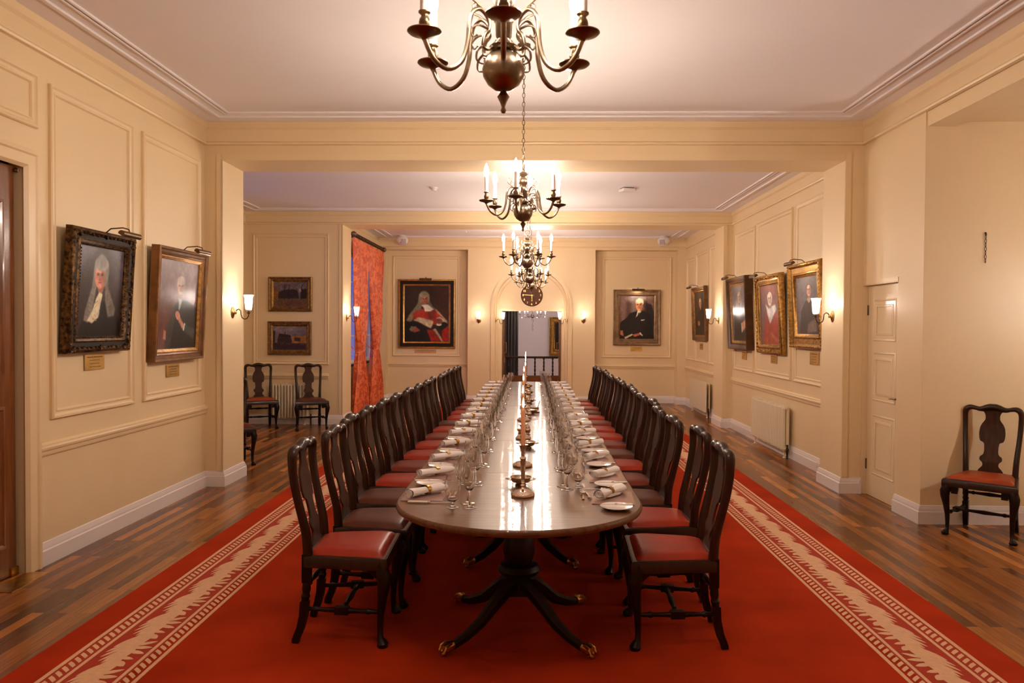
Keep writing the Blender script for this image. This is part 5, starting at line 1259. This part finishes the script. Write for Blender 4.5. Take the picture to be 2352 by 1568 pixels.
o = MB().lathe([(0, 0), (.030, 0), (.028, -.006), (.012, -.008), (0, -.012)], 16, Matrix.Translation((-2.18, 11.57, Z2))).build('ceiling_sensor', 'plastic'); tag(o, 'tiny flat sensor disc on the ceiling before the second beam', 'sensor')
o = MB().lathe([(0, 0), (.028, 0), (.020, -.014), (.008, -.022), (0, -.024)], 16, Matrix.Translation((-1.28, 15.0, Z2))).build('sprinkler_head', 'plastic'); tag(o, 'small sprinkler head on the furthest ceiling bay', 'sprinkler')
r_ = thing('picture_chain', 'short dark chain hanging from a hook on the alcove wall', 'chain', loc=(3.745, 6.418, 2.17))
chain_mesh(0, .225, .030, .0022, .0075).build('links', 'darkmetal', r_); MB().tube([(0, .01, .245), (0, 0, .245), (0, -.004, .232), (0, -.002, .222)], .006, 8).build('hook', 'darkmetal', r_)
r_ = thing('wall_socket', 'white double socket on the skirting right of the ribbed radiator', 'socket', mw=wallM('R', XR - .026, 8.62, .072))
MB().box(-.075, .075, -.043, .043, 0, .010).build('face_plate', 'white', r_, bevel=.003)
mb = MB()
for x in (-.037, .037):
    for a, b in ((0, .012), (-.011, -.008), (.011, -.008)): mb.box(x + a - .003, x + a + .003, b - .004, b + .004, .0095, .0112)
mb.build('pin_holes', 'black', r_, smooth=0)

# ---------------------------------------------------------------- world, camera, view
w = bpy.data.worlds.new('dusk'); bpy.context.scene.world = w; w.use_nodes = True
w.node_tree.nodes['Background'].inputs[0].default_value = (0.06, 0.16, 0.75, 1); w.node_tree.nodes['Background'].inputs[1].default_value = 0.9

f, yaw, pitch, roll = 1757.8314, .0244, -.0194, -.0057
cy, sy, cp, sp, cr, sr = math.cos(yaw), math.sin(yaw), math.cos(pitch), math.sin(pitch), math.cos(roll), math.sin(roll)
r0 = Vector((cy, sy, 0)); fwd = Vector((-sy * cp, cy * cp, sp)); u1 = Vector((sy * sp, -cy * sp, cp))
right = r0 * cr - u1 * sr; up = r0 * sr + u1 * cr
cam = bpy.data.cameras.new('camera'); co = bpy.data.objects.new('camera', cam); C.objects.link(co)
cam.sensor_width = 36; cam.lens = f * 36 / 2352; cam.clip_start = .05; cam.clip_end = 100
m3 = Matrix((right, up, -fwd)).transposed(); co.matrix_world = Matrix.Translation((0, 0, 1.62)) @ m3.to_4x4()
cam.dof.use_dof = True; cam.dof.focus_distance = 8.0; cam.dof.aperture_fstop = 7.0
sc = bpy.context.scene; sc.camera = co
sc.view_settings.view_transform = 'Standard'; sc.view_settings.look = 'None'; sc.view_settings.gamma = 1.0; sc.view_settings.use_curve_mapping = False
sc.view_settings.exposure = 0.72
sc.cycles.use_denoising = True
sc.cycles.max_bounces = 14; sc.cycles.diffuse_bounces = 4; sc.cycles.glossy_bounces = 3; sc.cycles.transmission_bounces = 12; sc.cycles.transparent_max_bounces = 24
sc.cycles.use_adaptive_sampling = True; sc.cycles.adaptive_threshold = 0.03
sc.cycles.caustics_reflective = False; sc.cycles.caustics_refractive = False
sc.cycles.sample_clamp_indirect = 6.0
sc.cycles.use_light_tree = False
